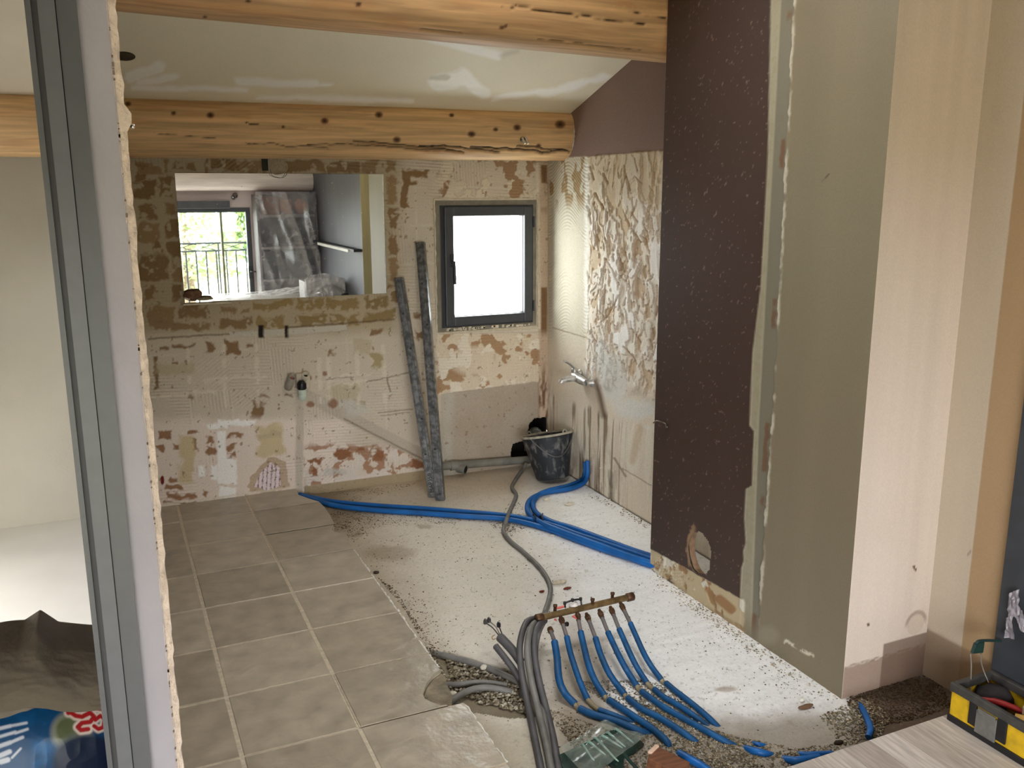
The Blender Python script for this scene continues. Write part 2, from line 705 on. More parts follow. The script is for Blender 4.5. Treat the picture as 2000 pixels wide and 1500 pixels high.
    # lower right: torn, reddish
    lr = sm(vv, 862, 880) * sm(u, 590, 600) * (1 - sm(u, 835, 850))
    tn = ridged(X * 12, Z * 12, 51, 4)
    t1 = sm(tn, 0.66, 0.72) * lr
    col = mix(col, L(232, 220, 208), lr * 0.5)
    col = mix(col, L(168, 126, 96), t1 * 0.9)
    t2 = sm(fbm(X * 16, Z * 16, 55, 4), 0.55, 0.6) * lr
    col = mix(col, L(222, 212, 202), t2)
    bm_ = np.maximum(bm_, t1 * (1 - t2))
    for p in [(598, 898, 626, 906), (652, 880, 690, 892), (604, 912, 616, 928), (735, 876, 752, 896), (800, 896, 830, 916), (700, 872, 716, 882)]:
        k = rect(uu, vv, *p, soft=3)
        col = mix(col, L(150, 104, 74), k)
    # filled chases
    ch = seg(u + 3 * nz2, v, (600, 772), (838, 896), 24, 4)
    col = mix(col, L(190, 180, 164), ch * 0.9)
    h += 0.0015 * ch
    edge = seg(u + 2 * nz2, v + 3 * nz2, (672, 818), (832, 900), 3, 2)
    col = mix(col, L(120, 104, 84), edge * 0.7)
    ch2 = seg(u + 3 * nz2, v, (586, 800), (584, 962), 15, 4)
    col = mix(col, L(196, 186, 170), ch2 * 0.85)
    # grey filler smudges
    for c_ in [(700, 800, 26, 14), (672, 786, 40, 8), (655, 925, 20, 8)]:
        col = mix(col, L(202, 198, 188), ell(uu, vv, *c_, 0.6) * 0.8)
    # pale joint bands and smudges on the middle of the wall
    for x0 in (366, 436, 500, 622, 640, 696, 748):
        kk = seg(u + 5 * nz2 + 4 * nz, v, (x0, 676), (x0 + 4, 792), 8, 5) * sm(fbm(X * 9, Z * 30, 93, 3), 0.36, 0.5)
        col = mix(col, L(222, 212, 194), kk * 0.75)
        h += 0.0018 * kk
    for a_, b_, w_ in [((640, 738), (725, 730), 5), ((400, 742), (520, 738), 5), ((655, 752), (720, 744), 5), ((300, 776), (420, 764), 7)]:
        kk = seg(uu, vv, a_, b_, w_, 4)
        col = mix(col, L(224, 214, 196), kk * 0.7)
        h += 0.0015 * kk
    for q in [(688, 664, 730, 690), (652, 752, 700, 782), (505, 846, 552, 858), (300, 708, 380, 730)]:
        kk = rect(uu, vv, *q, soft=6)
        col = mix(col, L(186, 172, 140), kk * 0.6)
    for a_, b_, w_ in [((716, 746), (800, 728), 2), ((738, 806), (806, 800), 2), ((744, 812), (800, 806), 1.5), ((756, 740), (762, 764), 3), ((636, 740), (690, 736), 1.6), ((560, 770), (572, 776), 3)]:
        kk = seg(u + 4 * nz2, v + 4 * nz2, a_, b_, w_, 2)
        col = mix(col, L(112, 88, 64), kk * 0.75)
        h -= 0.0015 * kk
    for q in [(634, 730, 4, 5), (544, 790, 2, 2), (544, 797, 2.5, 3), (606, 790, 8, 6), (650, 788, 10, 9), (604, 738, 5, 5)]:
        col = mix(col, L(140, 96, 70), ell(u + 5 * nz2, v + 5 * nz2, *q, 0.5) * 0.85)
    # mortar course between mirror zone and wall below
    crs = seg(u, v + 3 * nz2, (290, 662), (500, 649), 3, 3) + seg(u, v + 3 * nz2, (560, 640), (770, 624), 3, 3)
    col = mix(col, L(96, 78, 56), np.clip(crs, 0, 1) * 0.75)
    h -= 0.003 * np.clip(crs, 0, 1)
    gap = rect(u, v, 447, 643, 680, 657, 3)
    g2 = polym(u + 3 * nz2, v + 3 * nz2, [(448, 648), (560, 642), (676, 634), (680, 645), (560, 655), (450, 658)])
    col = mix(col, L(200, 194, 180), g2)
    for x0 in (508, 512, 560):
        k = rect(u, v, x0 - 3, 636, x0 + 3, 660, 3)
        col = mix(col, L(50, 42, 34), k)
        h -= 0.012 * k
    h -= 0.006 * g2
    # lower flat plaster under the window
    sp = sm(v + 4 * nz2, 768 - (u - 860) * 0.13, 772 - (u - 860) * 0.13) * sm(u, 858, 868) * (1 - sm(u, 1050, 1056))
    col = mix(col, L(176, 163, 146) * 1.0, sp)
    col = mix(col, L(186, 180, 166), sp * (1 - sm(u + 14 * nz, 878, 892)) * 0.9)
    col = mix(col, L(166, 150, 132), sp * sm(n3, 0.5, 0.7) * 0.5)
    h = h * (1 - sp) - 0.004 * sp
    # torn patch between window and plaster
    wz = rect(u, v, 852, 652, 1054, 772, 4) * (1 - sp)
    tn2 = fbm(X * 13, Z * 13, 61, 5)
    col = mix(col, L(220, 205, 180), wz * 0.75)
    a_ = sm(tn2, 0.53, 0.57) * wz
    plain = ell(u, v, 925, 705, 45, 28, 0.4)
    a_ = a_ * (1 - plain)
    col = mix(col, L(170, 138, 106), a_)
    b_ = sm(fbm(X * 15, Z * 15, 65, 5), 0.57, 0.6) * wz
    col = mix(col, L(228, 218, 200), b_)
    h += wz * (0.004 * sm(tn2, 0.4, 0.53) - 0.003 * a_ + 0.004 * b_)
    # above the window
    wa = rect(u, v, 770, 312, 1062, 388, 4)
    a_ = sm(fbm(X * 11, Z * 11, 71, 5), 0.52, 0.56) * wa * sm(u, 840, 870)
    col = mix(col, L(164, 134, 104), a_)
    b_ = sm(fbm(X * 14, Z * 14, 75, 5), 0.56, 0.59) * wa * sm(u, 840, 870)
    col = mix(col, L(216, 206, 184), b_)
    h += wa * (0.006 * b_ - 0.002 * a_)
    for p in [(782, 330, 832, 342), (786, 350, 812, 358), (782, 386, 802, 402)]:
        k = rect(uu, vv, *p, soft=4)
        col = mix(col, L(140, 112, 76), k)
    # boxed pipe run in the corner, with daubs
    bx = sm(u, 1050, 1053) * (1 - sm(u, 1068, 1072))
    col = mix(col, L(196, 172, 146), bx * 0.8)
    dau = bx * sm(vnoise(v / 34.0, v * 0 + 2.2, 81), 0.55, 0.62) * (1 - sm(np.abs(u - 1061), 4, 8)) * (1 - sm(v, 640, 660))
    col = mix(col, L(130, 100, 70), dau)
    dirt = bx * sm(v, 690, 760) * sm(fbm(X * 60, Z * 12, 83, 4), 0.42, 0.6)
    col = mix(col, L(104, 70, 50), dirt * 0.9)
    h += 0.01 * bx
    col = mix(col, L(226, 216, 196), seg(u, v, (1049, 312), (1052, 640), 5, 3) * 0.6)
    # base course (screed upstand) along the floor
    us = polym(u, v + 2 * nz2, [(594, 949), (830, 918), (862, 914), (862, 960), (594, 975)])
    col = mix(col, L(172, 156, 128), us)
    h = h * (1 - us) + 0.006 * us
    # worn lower tan joint colour at the tile line
    col = mix(col, L(226, 216, 200), seg(u, v + 3 * nz2, (316, 986), (580, 951), 4, 3) * 0.7)
    h -= 0.0025 * bm_
    # fine scratches and stains
    col = mix(col, L(140, 116, 90), sm(fbm(X * 55, Z * 55, 91, 3), 0.765, 0.79) * 0.7)
    # opening for the drain: the wall is knocked through into a dark cavity
    dn = polym(u + 4 * nz2, v + 4 * nz2, [(1032, 832), (1044, 818), (1066, 814), (1083, 826), (1086, 880), (1086, 905), (1000, 905), (998, 886), (1002, 868), (1028, 860)])
    wx0, wx1, wz0, wz1 = 1.640, 2.236, 0.783, 1.488
    inwin = (X > wx0) & (X < wx1) & (Z > wz0) & (Z < wz1)
    keep = ~(inwin[:-1, :-1] | inwin[1:, :-1] | inwin[1:, 1:] | inwin[:-1, 1:])
    keep &= ~((dn > 0.5)[:-1, :-1])
    P = np.stack([X, YB - h, Z], -1)
    return struct(grid_obj('wall_back', P, col, M_WALL, keep=keep), 'stripped back wall with leftover tile adhesive')


wall_back = build_wall_back()
# cavity behind the knocked-out drain hole, plaster coloured near black for its shade
mb = MB()
mb.box((1.98, YB + 0.0065, -0.06), (XR + 0.001, YB + 0.2, 0.34))
mb.f = [f for i, f in enumerate(mb.f) if i != 2]
mb.sm = mb.sm[:len(mb.f)]
cav = mb.build('drain_cavity', mat('cavity_shade', (30, 26, 23), 0.95, var=0.2, scale=20, bump=0.5, bscale=40), wall_back)


def build_wall_right():
    st = 0.004
    ys = np.arange(2.9, YB + st, st)
    zs = np.arange(ZC - 0.01, 2.36, st)
    Y, Z = np.meshgrid(ys, zs, indexing='ij')
    u, v = proj(np.stack([np.full_like(Y, XR), Y, Z], -1))
    nz = fbm(Y * 12, Z * 12, 101, 5) - 0.5
    nz2 = fbm(Y * 40, Z * 40, 102, 4) - 0.5
    n3 = fbm(Y * 3, Z * 3, 103, 3)
    col = np.ones(Y.shape + (3,)) * L(228, 217, 198)
    h = 0.002 * nz + 0.0012 * nz2
    ztop = 1.712
    # torn board face: overlapping vertical flakes and curled paper
    wx = Y + 0.10 * (fbm(Y * 6, Z * 4, 111, 3) - 0.5)
    wz_ = Z + 0.10 * (fbm(Y * 6, Z * 4, 113, 3) - 0.5)
    r1 = ridged(wx * 7.5, wz_ * 4.2, 105, 4)
    r2 = fbm(wx * 20, wz_ * 10, 107, 5)
    fl1 = fbm(wx * 13.0, wz_ * 6.5, 115, 4)
    fl2 = fbm(wx * 21.0 + 4, wz_ * 11.0, 117, 4)
    tz = sm(u + 16 * nz, 1140, 1160) * (1 - sm(v - 0.22 * (u - 1150) + 30 * nz, 724, 765))
    step1 = sm(fl1, 0.49, 0.505)
    step2 = sm(fl2, 0.54, 0.555)
    step3 = sm(fl2, 0.38, 0.395)
    torn = 0.007 * step1 + 0.006 * step2 + 0.005 * step3 + 0.03 * (r1 - 0.5) ** 2 * np.sign(r1 - 0.5) + 0.004 * (r2 - 0.5)
    lev = 0.35 + 0.25 * step1 + 0.25 * step2 - 0.25 * (1 - step3)
    c1 = L(214, 194, 166)
    c2 = L(243, 236, 222)
    c3 = L(252, 250, 245)
    tc = c1 * (1 - sm(lev, 0.1, 0.45))[..., None] + c2 * sm(lev, 0.1, 0.45)[..., None]
    tc = tc * (1 - sm(lev, 0.55, 0.85)[..., None]) + c3 * sm(lev, 0.55, 0.85)[..., None]
    # flake rims
    gy, gz = np.gradient(torn)
    gm = np.hypot(gy, gz)
    tc = mix(tc, L(176, 142, 106), sm(gm, 0.0012, 0.003) * 0.4)
    topt = 1 - sm(v + 30 * nz, 345, 470)
    tan = mix(tc, L(196, 178, 146), topt * 0.75)
    col = mix(col, np.array([0., 0, 0]), np.zeros_like(Y))
    col = col * (1 - tz[..., None]) + tan * tz[..., None]
    h += tz * torn * (1 - 0.45 * topt)
    # long narrow gouges
    rng = np.random.default_rng(5)
    for i in range(95):
        cu = rng.uniform(1150, 1285)
        cv = rng.uniform(320, 720)
        ln = rng.uniform(10, 42)
        a = rng.normal(1.45, 0.35)
        k = seg(u + 3 * nz2, v, (cu - ln / 2 * math.cos(a), cv - ln / 2 * math.sin(a)), (cu + ln / 2 * math.cos(a), cv + ln / 2 * math.sin(a)), rng.uniform(1.2, 3.6), 2.5)
        col = mix(col, L(160, 126, 90), k * 0.7)
        h -= 0.008 * k
    # left strip: combed pale adhesive
    lz = (1 - sm(u + 16 * nz, 1136, 1158)) * (1 - sm(v, 640, 690))
    ph = (Z + 0.05 * np.sin(Y * 14) + 0.02 * (fbm(Y * 5, Z * 5, 121, 2) - 0.5)) * 2 * np.pi / 0.0185
    cm = sm(fbm(Y * 7, Z * 5, 123, 3), 0.36, 0.52)
    col = mix(col, L(212, 206, 186), lz * 0.9)
    col = col * (1 + (0.06 * np.sin(ph) * cm * lz)[..., None])
    h += 0.0016 * np.sin(ph) * cm * lz
    k = lz * sm(fbm(Y * 14, Z * 9, 125, 4), 0.52, 0.58) * (1 - sm(v, 380, 420))
    col = mix(col, L(170, 146, 108), k)
    pl = seg(u + 4 * nz2, v, (1146, 322), (1146, 640), 9, 5)
    col = mix(col, L(238, 236, 226), pl * 0.8)
    # grey filler sweep across the middle
    for c_ in [(1200, 740, 26, 50), (1240, 800, 40, 20), (1180, 700, 14, 40), (1262, 846, 22, 16)]:
        col = mix(col, L(226, 226, 220), ell(u + 18 * nz, v + 22 * nz2, *c_, 0.5) * 0.85)
    ln_ = seg(u, v + 2 * nz2, (1080, 640), (1160, 664), 2, 2)
    col = mix(col, L(120, 98, 70), ln_ * 0.7)
    # lower smooth tan board with drips
    lo = sm(v - 0.35 * (u - 1150) + 26 * nz, 790, 806)
    col = mix(col, L(226, 214, 194), lo * 0.9)
    smear = lo * sm(fbm(Y * 16, Z * 3.5, 131, 4) + 0.0012 * (880 - v), 0.50, 0.56)
    col = mix(col, L(232, 224, 206), smear * 0.9)
    h += 0.002 * smear
    dr = lo * sm(fbm(Y * 46, Z * 2.6, 133, 4), 0.56, 0.68) * (1 - sm(u, 1190, 1240)) * sm(u, 1060, 1090)
    col = mix(col, L(116, 92, 66), dr * 0.75)
    st2 = seg(u, v, (1166, 745), (1180, 812), 10, 8)
    col = mix(col, L(92, 64, 44), st2 * 0.8)
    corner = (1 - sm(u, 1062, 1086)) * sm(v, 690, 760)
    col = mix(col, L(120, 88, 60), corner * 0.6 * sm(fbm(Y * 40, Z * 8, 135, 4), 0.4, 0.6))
    moul = sm(v, 850, 960) * (1 - sm(u, 1170, 1230)) * sm(fbm(Y * 22, Z * 12, 137, 4), 0.46, 0.6)
    col = mix(col, L(74, 62, 46), moul * 0.65)
    cr = seg(u, v + 2 * nz2, (1216, 915), (1272, 948), 1.6, 1.8) + seg(u, v, (1200, 895), (1222, 930), 4, 3)
    col = mix(col, L(120, 96, 66), np.clip(cr, 0, 1) * 0.7)
    wl = seg(u + 3 * nz2, v, (1250, 835), (1236, 900), 14, 6)
    col = mix(col, L(196, 170, 134), wl * 0.5)
    # dark gap at the foot
    col = mix(col, L(70, 58, 44), (1 - sm(Z, ZC + 0.002, ZC + 0.014)) * 0.8)
    # brown paint above the tile line
    bp = sm(Z + 0.008 * nz + 0.006 * nz2, ztop - 0.004, ztop + 0.004)
    bpc = L(138, 116, 106) * (0.94 + 0.12 * n3[..., None])
    col = col * (1 - bp[..., None]) + bpc * bp[..., None]
    h = h * (1 - bp) + 0.002 * bp
    zc = zceil(Y)
    P = np.stack([XR - h, Y, np.minimum(Z, zc + 0.02)], -1)
    return struct(grid_obj('wall_right', P, col, M_WALL, flip=True), 'side wall with torn plasterboard below brown paint')


wall_right = build_wall_right()

HY, HZ, HRY, HRZ = 2.690, 0.160, 0.074, 0.088


def build_inner():
    st = 0.0045
    ys = np.arange(YF, 3.032, st)
    zs = np.arange(ZC - 0.01, 2.46, st)
    Y, Z = np.meshgrid(ys, zs, indexing='ij')
    u, v = proj(np.stack([np.full_like(Y, XF), Y, Z], -1))
    nz = fbm(Y * 14, Z * 14, 201, 5) - 0.5
    nz2 = fbm(Y * 50, Z * 50, 202, 4) - 0.5
    n3 = fbm(Y * 3, Z * 1.2, 203, 3)
    col = np.ones(Y.shape + (3,)) * L(127, 117, 96)
    streak = fbm(Y * 9, Z * 0.35, 205, 3)
    col = col * (0.9 + 0.2 * streak[..., None])
    col = mix(col, L(132, 128, 104), sm(v, 100, 400) * (1 - sm(v, 500, 900)) * 0.4)
    h = 0.0006 * nz
    # chase strip between board edge and plaster
    cl = 1480 + (1524 - 1480) * np.clip((830 - v) / 830, 0, 1) - 14 * np.clip((v - 830) / 400, 0, 1)
    crr = 1508 + (1550 - 1508) * np.clip((800 - v) / 800, 0, 1) - 28 * np.clip((v - 800) / 400, 0, 1)
    cru = u + 6 * nz2 + 5 * nz
    chs = sm(u, cl - 1.5, cl + 1.5) * (1 - sm(cru, crr - 1.5, crr + 1.5)) * (1 - sm(v, 1200, 1260))
    col = mix(col, L(122, 118, 102), chs)
    h -= 0.0035 * chs
    bl = (1 - sm(np.abs(cru - (crr - 8)), 2.5, 6)) * sm(fbm(Y * 3, Z * 9, 207, 3), 0.46, 0.53) * chs
    col = mix(col, L(112, 84, 62), bl * 0.9)
    rimc = (1 - sm(np.abs(cru - (crr + 3)), 1.5, 4)) * (1 - sm(v, 1180, 1230)) * sm(nz, -0.1, 0.1)
    col = mix(col, L(206, 200, 182), rimc * 0.7)
    h += 0.0025 * rimc
    # render rim beside the brown paint
    edge_pts = [(1507, -60), (1506, 0), (1500, 300), (1486, 560), (1470, 690), (1464, 830), (1473, 842), (1469, 948), (1457, 955), (1454, 1010), (1457, 1060), (1452, 1075), (1453, 1095), (1448, 1110), (1446, 1164)]
    ev = np.interp(v, [p[1] for p in edge_pts], [p[0] for p in edge_pts])
    rim = sm(u, ev - 1.5, ev + 1.0) * (1 - sm(u, cl - 1, cl + 2)) * (1 - sm(v, 1170, 1250))
    col = mix(col, L(156, 150, 128), rim)
    col = mix(col, L(150, 142, 118), rim * sm(fbm(Y * 60, Z * 60, 209, 3), 0.5, 0.65) * 0.6)
    h -= 0.0015 * rim
    # brown paint
    by = 1074 + (u - 1275) * 0.553
    br = (1 - sm(u, ev - 1.0, ev + 1.0)) * (1 - sm(v + 3 * nz2, by - 1.2, by + 1.2))
    bc = L(66, 50, 43) * (0.88 + 0.24 * n3[..., None])
    sc = sm(fbm(Y * 90 + Z * 30, Z * 90, 211, 3), 0.76, 0.82)
    col = col * (1 - br[..., None]) + bc * br[..., None]
    col = mix(col, L(150, 130, 118), br * sc * 0.45)
    h += 0.003 * br
    # stripped foot of the board
    ft = (1 - sm(u + 3 * nz2, 1450, 1456)) * sm(v + 3 * nz2, by - 1.2, by + 1.2)
    col = mix(col, L(186, 170, 138), ft)
    t = sm(fbm(Y * 20, Z * 20, 213, 4), 0.53, 0.57) * ft
    col = mix(col, L(150, 116, 80), t * 0.9)
    t2 = sm(fbm(Y * 17, Z * 17, 215, 4), 0.58, 0.62) * ft
    col = mix(col, L(208, 202, 186), t2)
    dots = (((u / 3.2) % 1) < 0.45) & (((v / 3.0) % 1) < 0.45)
    dz = polym(u, v, [(1280, 1085), (1335, 1118), (1332, 1145), (1282, 1112)])
    col = mix(col, L(214, 206, 186), dz * dots * 0.8)
    lowt = ft * sm(v - by, 48, 56)
    col = mix(col, L(160, 138, 106), lowt * 0.9)
    ck = ft * sm(fbm(Y * 26, Z * 26, 217, 3), 0.6, 0.66) * (1 - sm(u, 1300, 1360)) * sm(v - by, 30, 40)
    col = mix(col, L(70, 52, 36), ck * 0.9)
    h += ft * (0.004 * t2 - 0.003 * t)
    for p in [((1405, 1170), (1428, 1190), 18), ((1380, 1150), (1395, 1170), 9)]:
        col = mix(col, L(152, 116, 78), seg(u + 4 * nz2, v + 4 * nz2, p[0], p[1], p[2], 4))
    # damp base of the plaster and torn flake
    bz = sm(v - (1168 + (u - 1448) * 0.72), 60, 70) * sm(u, 1456, 1470)
    col = mix(col, L(156, 146, 124), bz * 0.6)
    fk = seg(u + 10 * nz2 + 10 * nz, v + 12 * nz2 + 10 * nz, (1530, 1250), (1586, 1280), 7, 3) * sm(fbm(Y * 60, Z * 60, 219, 3), 0.42, 0.5)
    col = mix(col, L(214, 206, 186), fk * 0.9)
    sp = ell(u + 8 * nz, v + 8 * nz2, 1500, 1240, 20, 18, 0.6)
    col = mix(col, L(150, 142, 122), sp * 0.5)
    mk = seg(u, v, (1606, 354), (1626, 332), 2, 2) * sm(nz2, -0.05, 0.05)
    col = mix(col, L(60, 50, 36), mk)
    d = np.hypot((Y - HY) / HRY, (Z - HZ) / HRZ)
    halo = (1 - sm(d + 0.5 * nz2, 1.1, 1.3)) * sm(Y, HY + 0.02, HY + 0.05)
    col = mix(col, L(150, 120, 92), halo * 0.9)
    ins = d < 1 + 0.25 * nz2
    keep = ~(ins[:-1, :-1] & ins[1:, 1:])
    P = np.stack([XF - h, Y, Z], -1)
    o = struct(grid_obj('wall_inner', P, col, M_PAINT, keep=keep, flip=True), 'brown painted board wall with a round hole')
    # back skin, far edge and the hole's sides
    st = 0.02
    ys = np.arange(YF, 3.032 + 0.001, 0.018)
    zs = np.arange(ZC - 0.01, 2.46, st)
    Y, Z = np.meshgrid(ys, zs, indexing='ij')
    d = np.hypot((Y - HY) / HRY, (Z - HZ) / HRZ)
    ins = d < 1.12
    keep = ~(ins[:-1, :-1] | ins[1:, 1:] | ins[1:, :-1] | ins[:-1, 1:])
    grid_obj('board_back', np.stack([np.full_like(Y, XF + 0.035), Y, Z], -1), None, mat('board_core', (196, 186, 166), 0.9, var=0.05), o, keep=keep)
    mb = MB()
    n = 40
    vs = []
    for k in range(n):
        a = 2 * math.pi * k / n
        rr = 1.0 + 0.03 * math.sin(5 * a + 1) + 0.02 * math.sin(11 * a)
        vs.append((XF + 0.002, HY + HRY * rr * math.cos(a), HZ + HRZ * rr * math.sin(a)))
    for k in range(n):
        a = 2 * math.pi * k / n
        rr = 1.14
        vs.append((XF + 0.036, HY + HRY * rr * math.cos(a), HZ + HRZ * rr * math.sin(a)))
    mb.add(vs, [(k, (k + 1) % n, n + (k + 1) % n, n + k) for k in range(n)])
    mb.build('hole_rim', mat('hole_rim_gypsum', (150, 122, 98), 0.9, var=0.15, scale=40, bump=0.4), o)
    mb = MB()
    mb.box((XF, 3.026, ZC - 0.01), (XF + 0.035, 3.034, 2.46))
    mb.build('board_edge', mat('board_edge_chalk', (206, 196, 178), 0.9, var=0.06, scale=60, bump=0.3), o)
    return o


wall_inner = build_inner()


def plain_wall(name, P0, U, V, nu, nv, colf, material, flip=False, label=None):
    a = np.linspace(0, 1, nu)
    b = np.linspace(0, 1, nv)
    A, B = np.meshgrid(a, b, indexing='ij')
    P = np.array(P0)[None, None] + A[..., None] * np.array(U) + B[..., None] * np.array(V)
    return struct(grid_obj(name, P, colf(P, A, B), material, flip=flip), label)


def face_a_col(P, A, B):
    u, v = proj(P)
    s1 = fbm(P[..., 0] * 26, P[..., 2] * 0.5, 301, 3)
    n = fbm(P[..., 0] * 6, P[..., 2] * 6, 303, 4)
    nz2 = fbm(P[..., 0] * 50, P[..., 2] * 50, 305, 3) - 0.5
    col = np.ones(P.shape) * L(224, 210, 197)
    col = col * (0.92 + 0.16 * s1[..., None])
    col = mix(col, L(220, 206, 192), sm(n, 0.5, 0.7) * 0.4)
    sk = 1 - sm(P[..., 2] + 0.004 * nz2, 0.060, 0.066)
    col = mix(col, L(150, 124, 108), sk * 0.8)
    toolbox_shade = (1 - sm(P[..., 2] + 0.004 * nz2, 0.108, 0.113)) * sm(P[..., 0] + 0.003 * nz2, 2.180, 2.186)
    col = mix(col, L(116, 94, 80), toolbox_shade * 0.8)  # toolbox shadow painted on as a darker brown patch
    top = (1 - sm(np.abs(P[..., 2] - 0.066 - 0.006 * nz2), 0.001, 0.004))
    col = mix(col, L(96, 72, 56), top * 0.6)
    arc = np.hypot(P[..., 0] - 2.320, (P[..., 2] - 0.150))
    ring = (1 - sm(np.abs(arc - 0.042), 0.004, 0.011)) * sm(P[..., 2], 0.14, 0.17)
    col = mix(col, L(150, 128, 110), ring * 0.7)
    disc = 1 - sm(arc, 0.034, 0.04)
    col = mix(col, L(206, 190, 172), disc * 0.7)
    for q in [(1696, 1220), (1788, 1112), (1785, 1107)]:
        col = mix(col, L(110, 90, 70), ell(u, v, q[0], q[1], 3, 3))
    edge = 1 - sm(A, 0.0, 0.012)
    col = mix(col, L(226, 210, 192), edge * 0.5)
    return col


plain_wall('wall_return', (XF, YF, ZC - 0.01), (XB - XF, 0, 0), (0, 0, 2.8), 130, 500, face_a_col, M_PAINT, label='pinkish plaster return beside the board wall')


def face_b_col(P, A, B):
    u, v = proj(P)
    s1 = fbm(P[..., 1] * 14, P[..., 2] * 0.4, 311, 3)
    nz2 = fbm(P[..., 1] * 40, P[..., 2] * 40, 313, 3) - 0.5
    col = np.ones(P.shape) * L(196, 184, 166)
    col = col * (0.93 + 0.14 * s1[..., None])
    edge = 1 - sm(P[..., 1] + 0.002 * nz2, 1.790, 1.794)
    col = mix(col, L(166, 138, 102), edge * 0.9)
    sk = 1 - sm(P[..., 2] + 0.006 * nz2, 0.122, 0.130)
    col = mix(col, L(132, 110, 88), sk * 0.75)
    for q in [(1893, 1080)]:
        col = mix(col, L(70, 60, 50), ell(u, v, q[0], q[1], 4, 3))
    return col


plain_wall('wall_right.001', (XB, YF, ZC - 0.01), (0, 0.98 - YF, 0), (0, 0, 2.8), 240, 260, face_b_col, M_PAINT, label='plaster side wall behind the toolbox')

# plain shell of the rooms
mb = MB()
mb.add([(-2.3, YB, -0.1), (-0.02, YB, -0.1), (-0.02, YB, 2.0), (-2.3, YB, 2.0)], [(0, 1, 2, 3)])
struct(mb.build('wall_back.001', mat('side_room_plaster', (172, 167, 152), 0.75, var=0.03, scale=3, bump=0.06, bscale=120)), 'plain plaster wall of the side room')
mb = MB()
mb.add([(XR + 0.002, 1.94, -0.1), (XR + 0.002, 3.0, -0.1), (XR + 0.002, 3.0, 2.8), (XR + 0.002, 1.94, 2.8)], [(0, 1, 2, 3)])
struct(mb.build('wall_right.002', mat('void_board', (232, 222, 204), 0.9, var=0.05, scale=8)), 'bare board behind the round hole')

# pier with dark grey painted wall towards the french window
mb = MB()
mb.box((2.2, -1.3, -0.05), (2.6, 1.0, 2.9))
struct(mb.build('wall_right.003', mat('slate_paint', (88, 89, 95), 0.55, var=0.10, scale=4, stretch=(1, 1, 0.25), bump=0.1, bscale=90, spec=0.5)), 'dark grey painted wall seen in the mirror')
mb = MB()
mb.box((2.196, 1.0, -0.05), (2.375, 1.006, 2.9))
struct(mb.build('wall_pier', mat('pier_plaster', (168, 158, 118), 0.85, var=0.08, scale=4, stretch=(4, 4, 0.3))), 'olive plaster end of the grey wall')


def wall_with_hole(name, plane_ax, val, a0, a1, z0, z1, ha0, ha1, hz0, hz1, thick, material, label):
    mb = MB()

    def bx(p0, p1, q0, q1):
        lo = [0, 0, q0]
        hi = [0, 0, q1]
        lo[plane_ax], hi[plane_ax] = min(val, val + thick), max(val, val + thick)
        lo[1 - plane_ax], hi[1 - plane_ax] = p0, p1
        mb.box(lo, hi)
    bx(a0, ha0, z0, z1)
    bx(ha1, a1, z0, z1)
    bx(ha0, ha1, z0, hz0)
    bx(ha0, ha1, hz1, z1)
    return struct(mb.build(name, material), label)


M_LILAC = mat('lilac_paint', (142, 138, 146), 0.55, var=0.03, scale=8, bump=0.06, bscale=160)
WX0, WX1, WZ1 = -1.30, 1.53, 1.36
wall_with_hole('wall_front', 1, -1.2, -2.3, 2.2, -0.05, 2.2, WX0, WX1, 0.04, WZ1, -0.14, mat('pale_wall', (214, 200, 196), 0.8, var=0.03, scale=5), 'pale wall with the french window seen in the mirror')
wall_with_hole('wall_left', 0, -1.2, 1.66, 4.7, -0.05, 2.9, 2.3, 4.0, 0.0, 0.75, -0.14, mat('side_room_paint', (212, 206, 190), 0.8, var=0.03, scale=5), 'side room wall with an added window')

mb = MB()
mb.box((-2.34, -1.3, -0.05), (-2.2, 1.8, 2.95))
mb.box((-2.2, 1.66, -0.05), (-1.2, 1.8, 2.95))
struct(mb.build('wall_left.001', mat('landing_paint', (206, 198, 184), 0.8, var=0.03, scale=5)), 'plain wall at the far side of the landing')

# ceilings
def ceil_col(P):
    X, Y = P[..., 0], P[..., 1]
    u, v = proj(P)
    n = fbm(X * 3, Y * 3, 401, 4)
    nz = fbm(X * 9, Y * 9, 403, 4) - 0.5
    nz2 = fbm(X * 30, Y * 30, 405, 4) - 0.5
    col = np.ones(P.shape) * L(234, 227, 206)
    col = col * (0.95 + 0.1 * n[..., None])
    uu, vv = u + 26 * nz + 6 * nz2, v + 8 * nz + 4 * nz2
    w = np.zeros_like(X)
    for c_ in [((856, 160), (905, 150), 34), ((905, 150), (940, 180), 24), ((960, 192), (1060, 180), 12), ((1060, 182), (1180, 150), 14), ((470, 160), (610, 162), 16), ((600, 165), (640, 164), 8),
               ((250, 150), (310, 130), 22), ((270, 160), (340, 150), 14), ((255, 170), (480, 176), 10), ((830, 70), (980, 110), 18), ((500, 190), (800, 196), 10)]:
        w = np.maximum(w, seg(uu, vv, c_[0], c_[1], c_[2], 7))
    col = mix(col, L(252, 251, 247), w * 0.95)
    hole = seg(uu, vv, (845, 152), (868, 148), 10, 5)
    col = mix(col, L(206, 204, 188), hole * 0.8)
    edge = seg(uu, vv, (850, 168), (945, 176), 8, 4)
    col = mix(col, L(236, 232, 222), edge * 0.4)
    dk = seg(u, v, (980, 108), (1010, 100), 8, 8)
    col = mix(col, L(190, 184, 166), dk * 0.5)
    return col, w


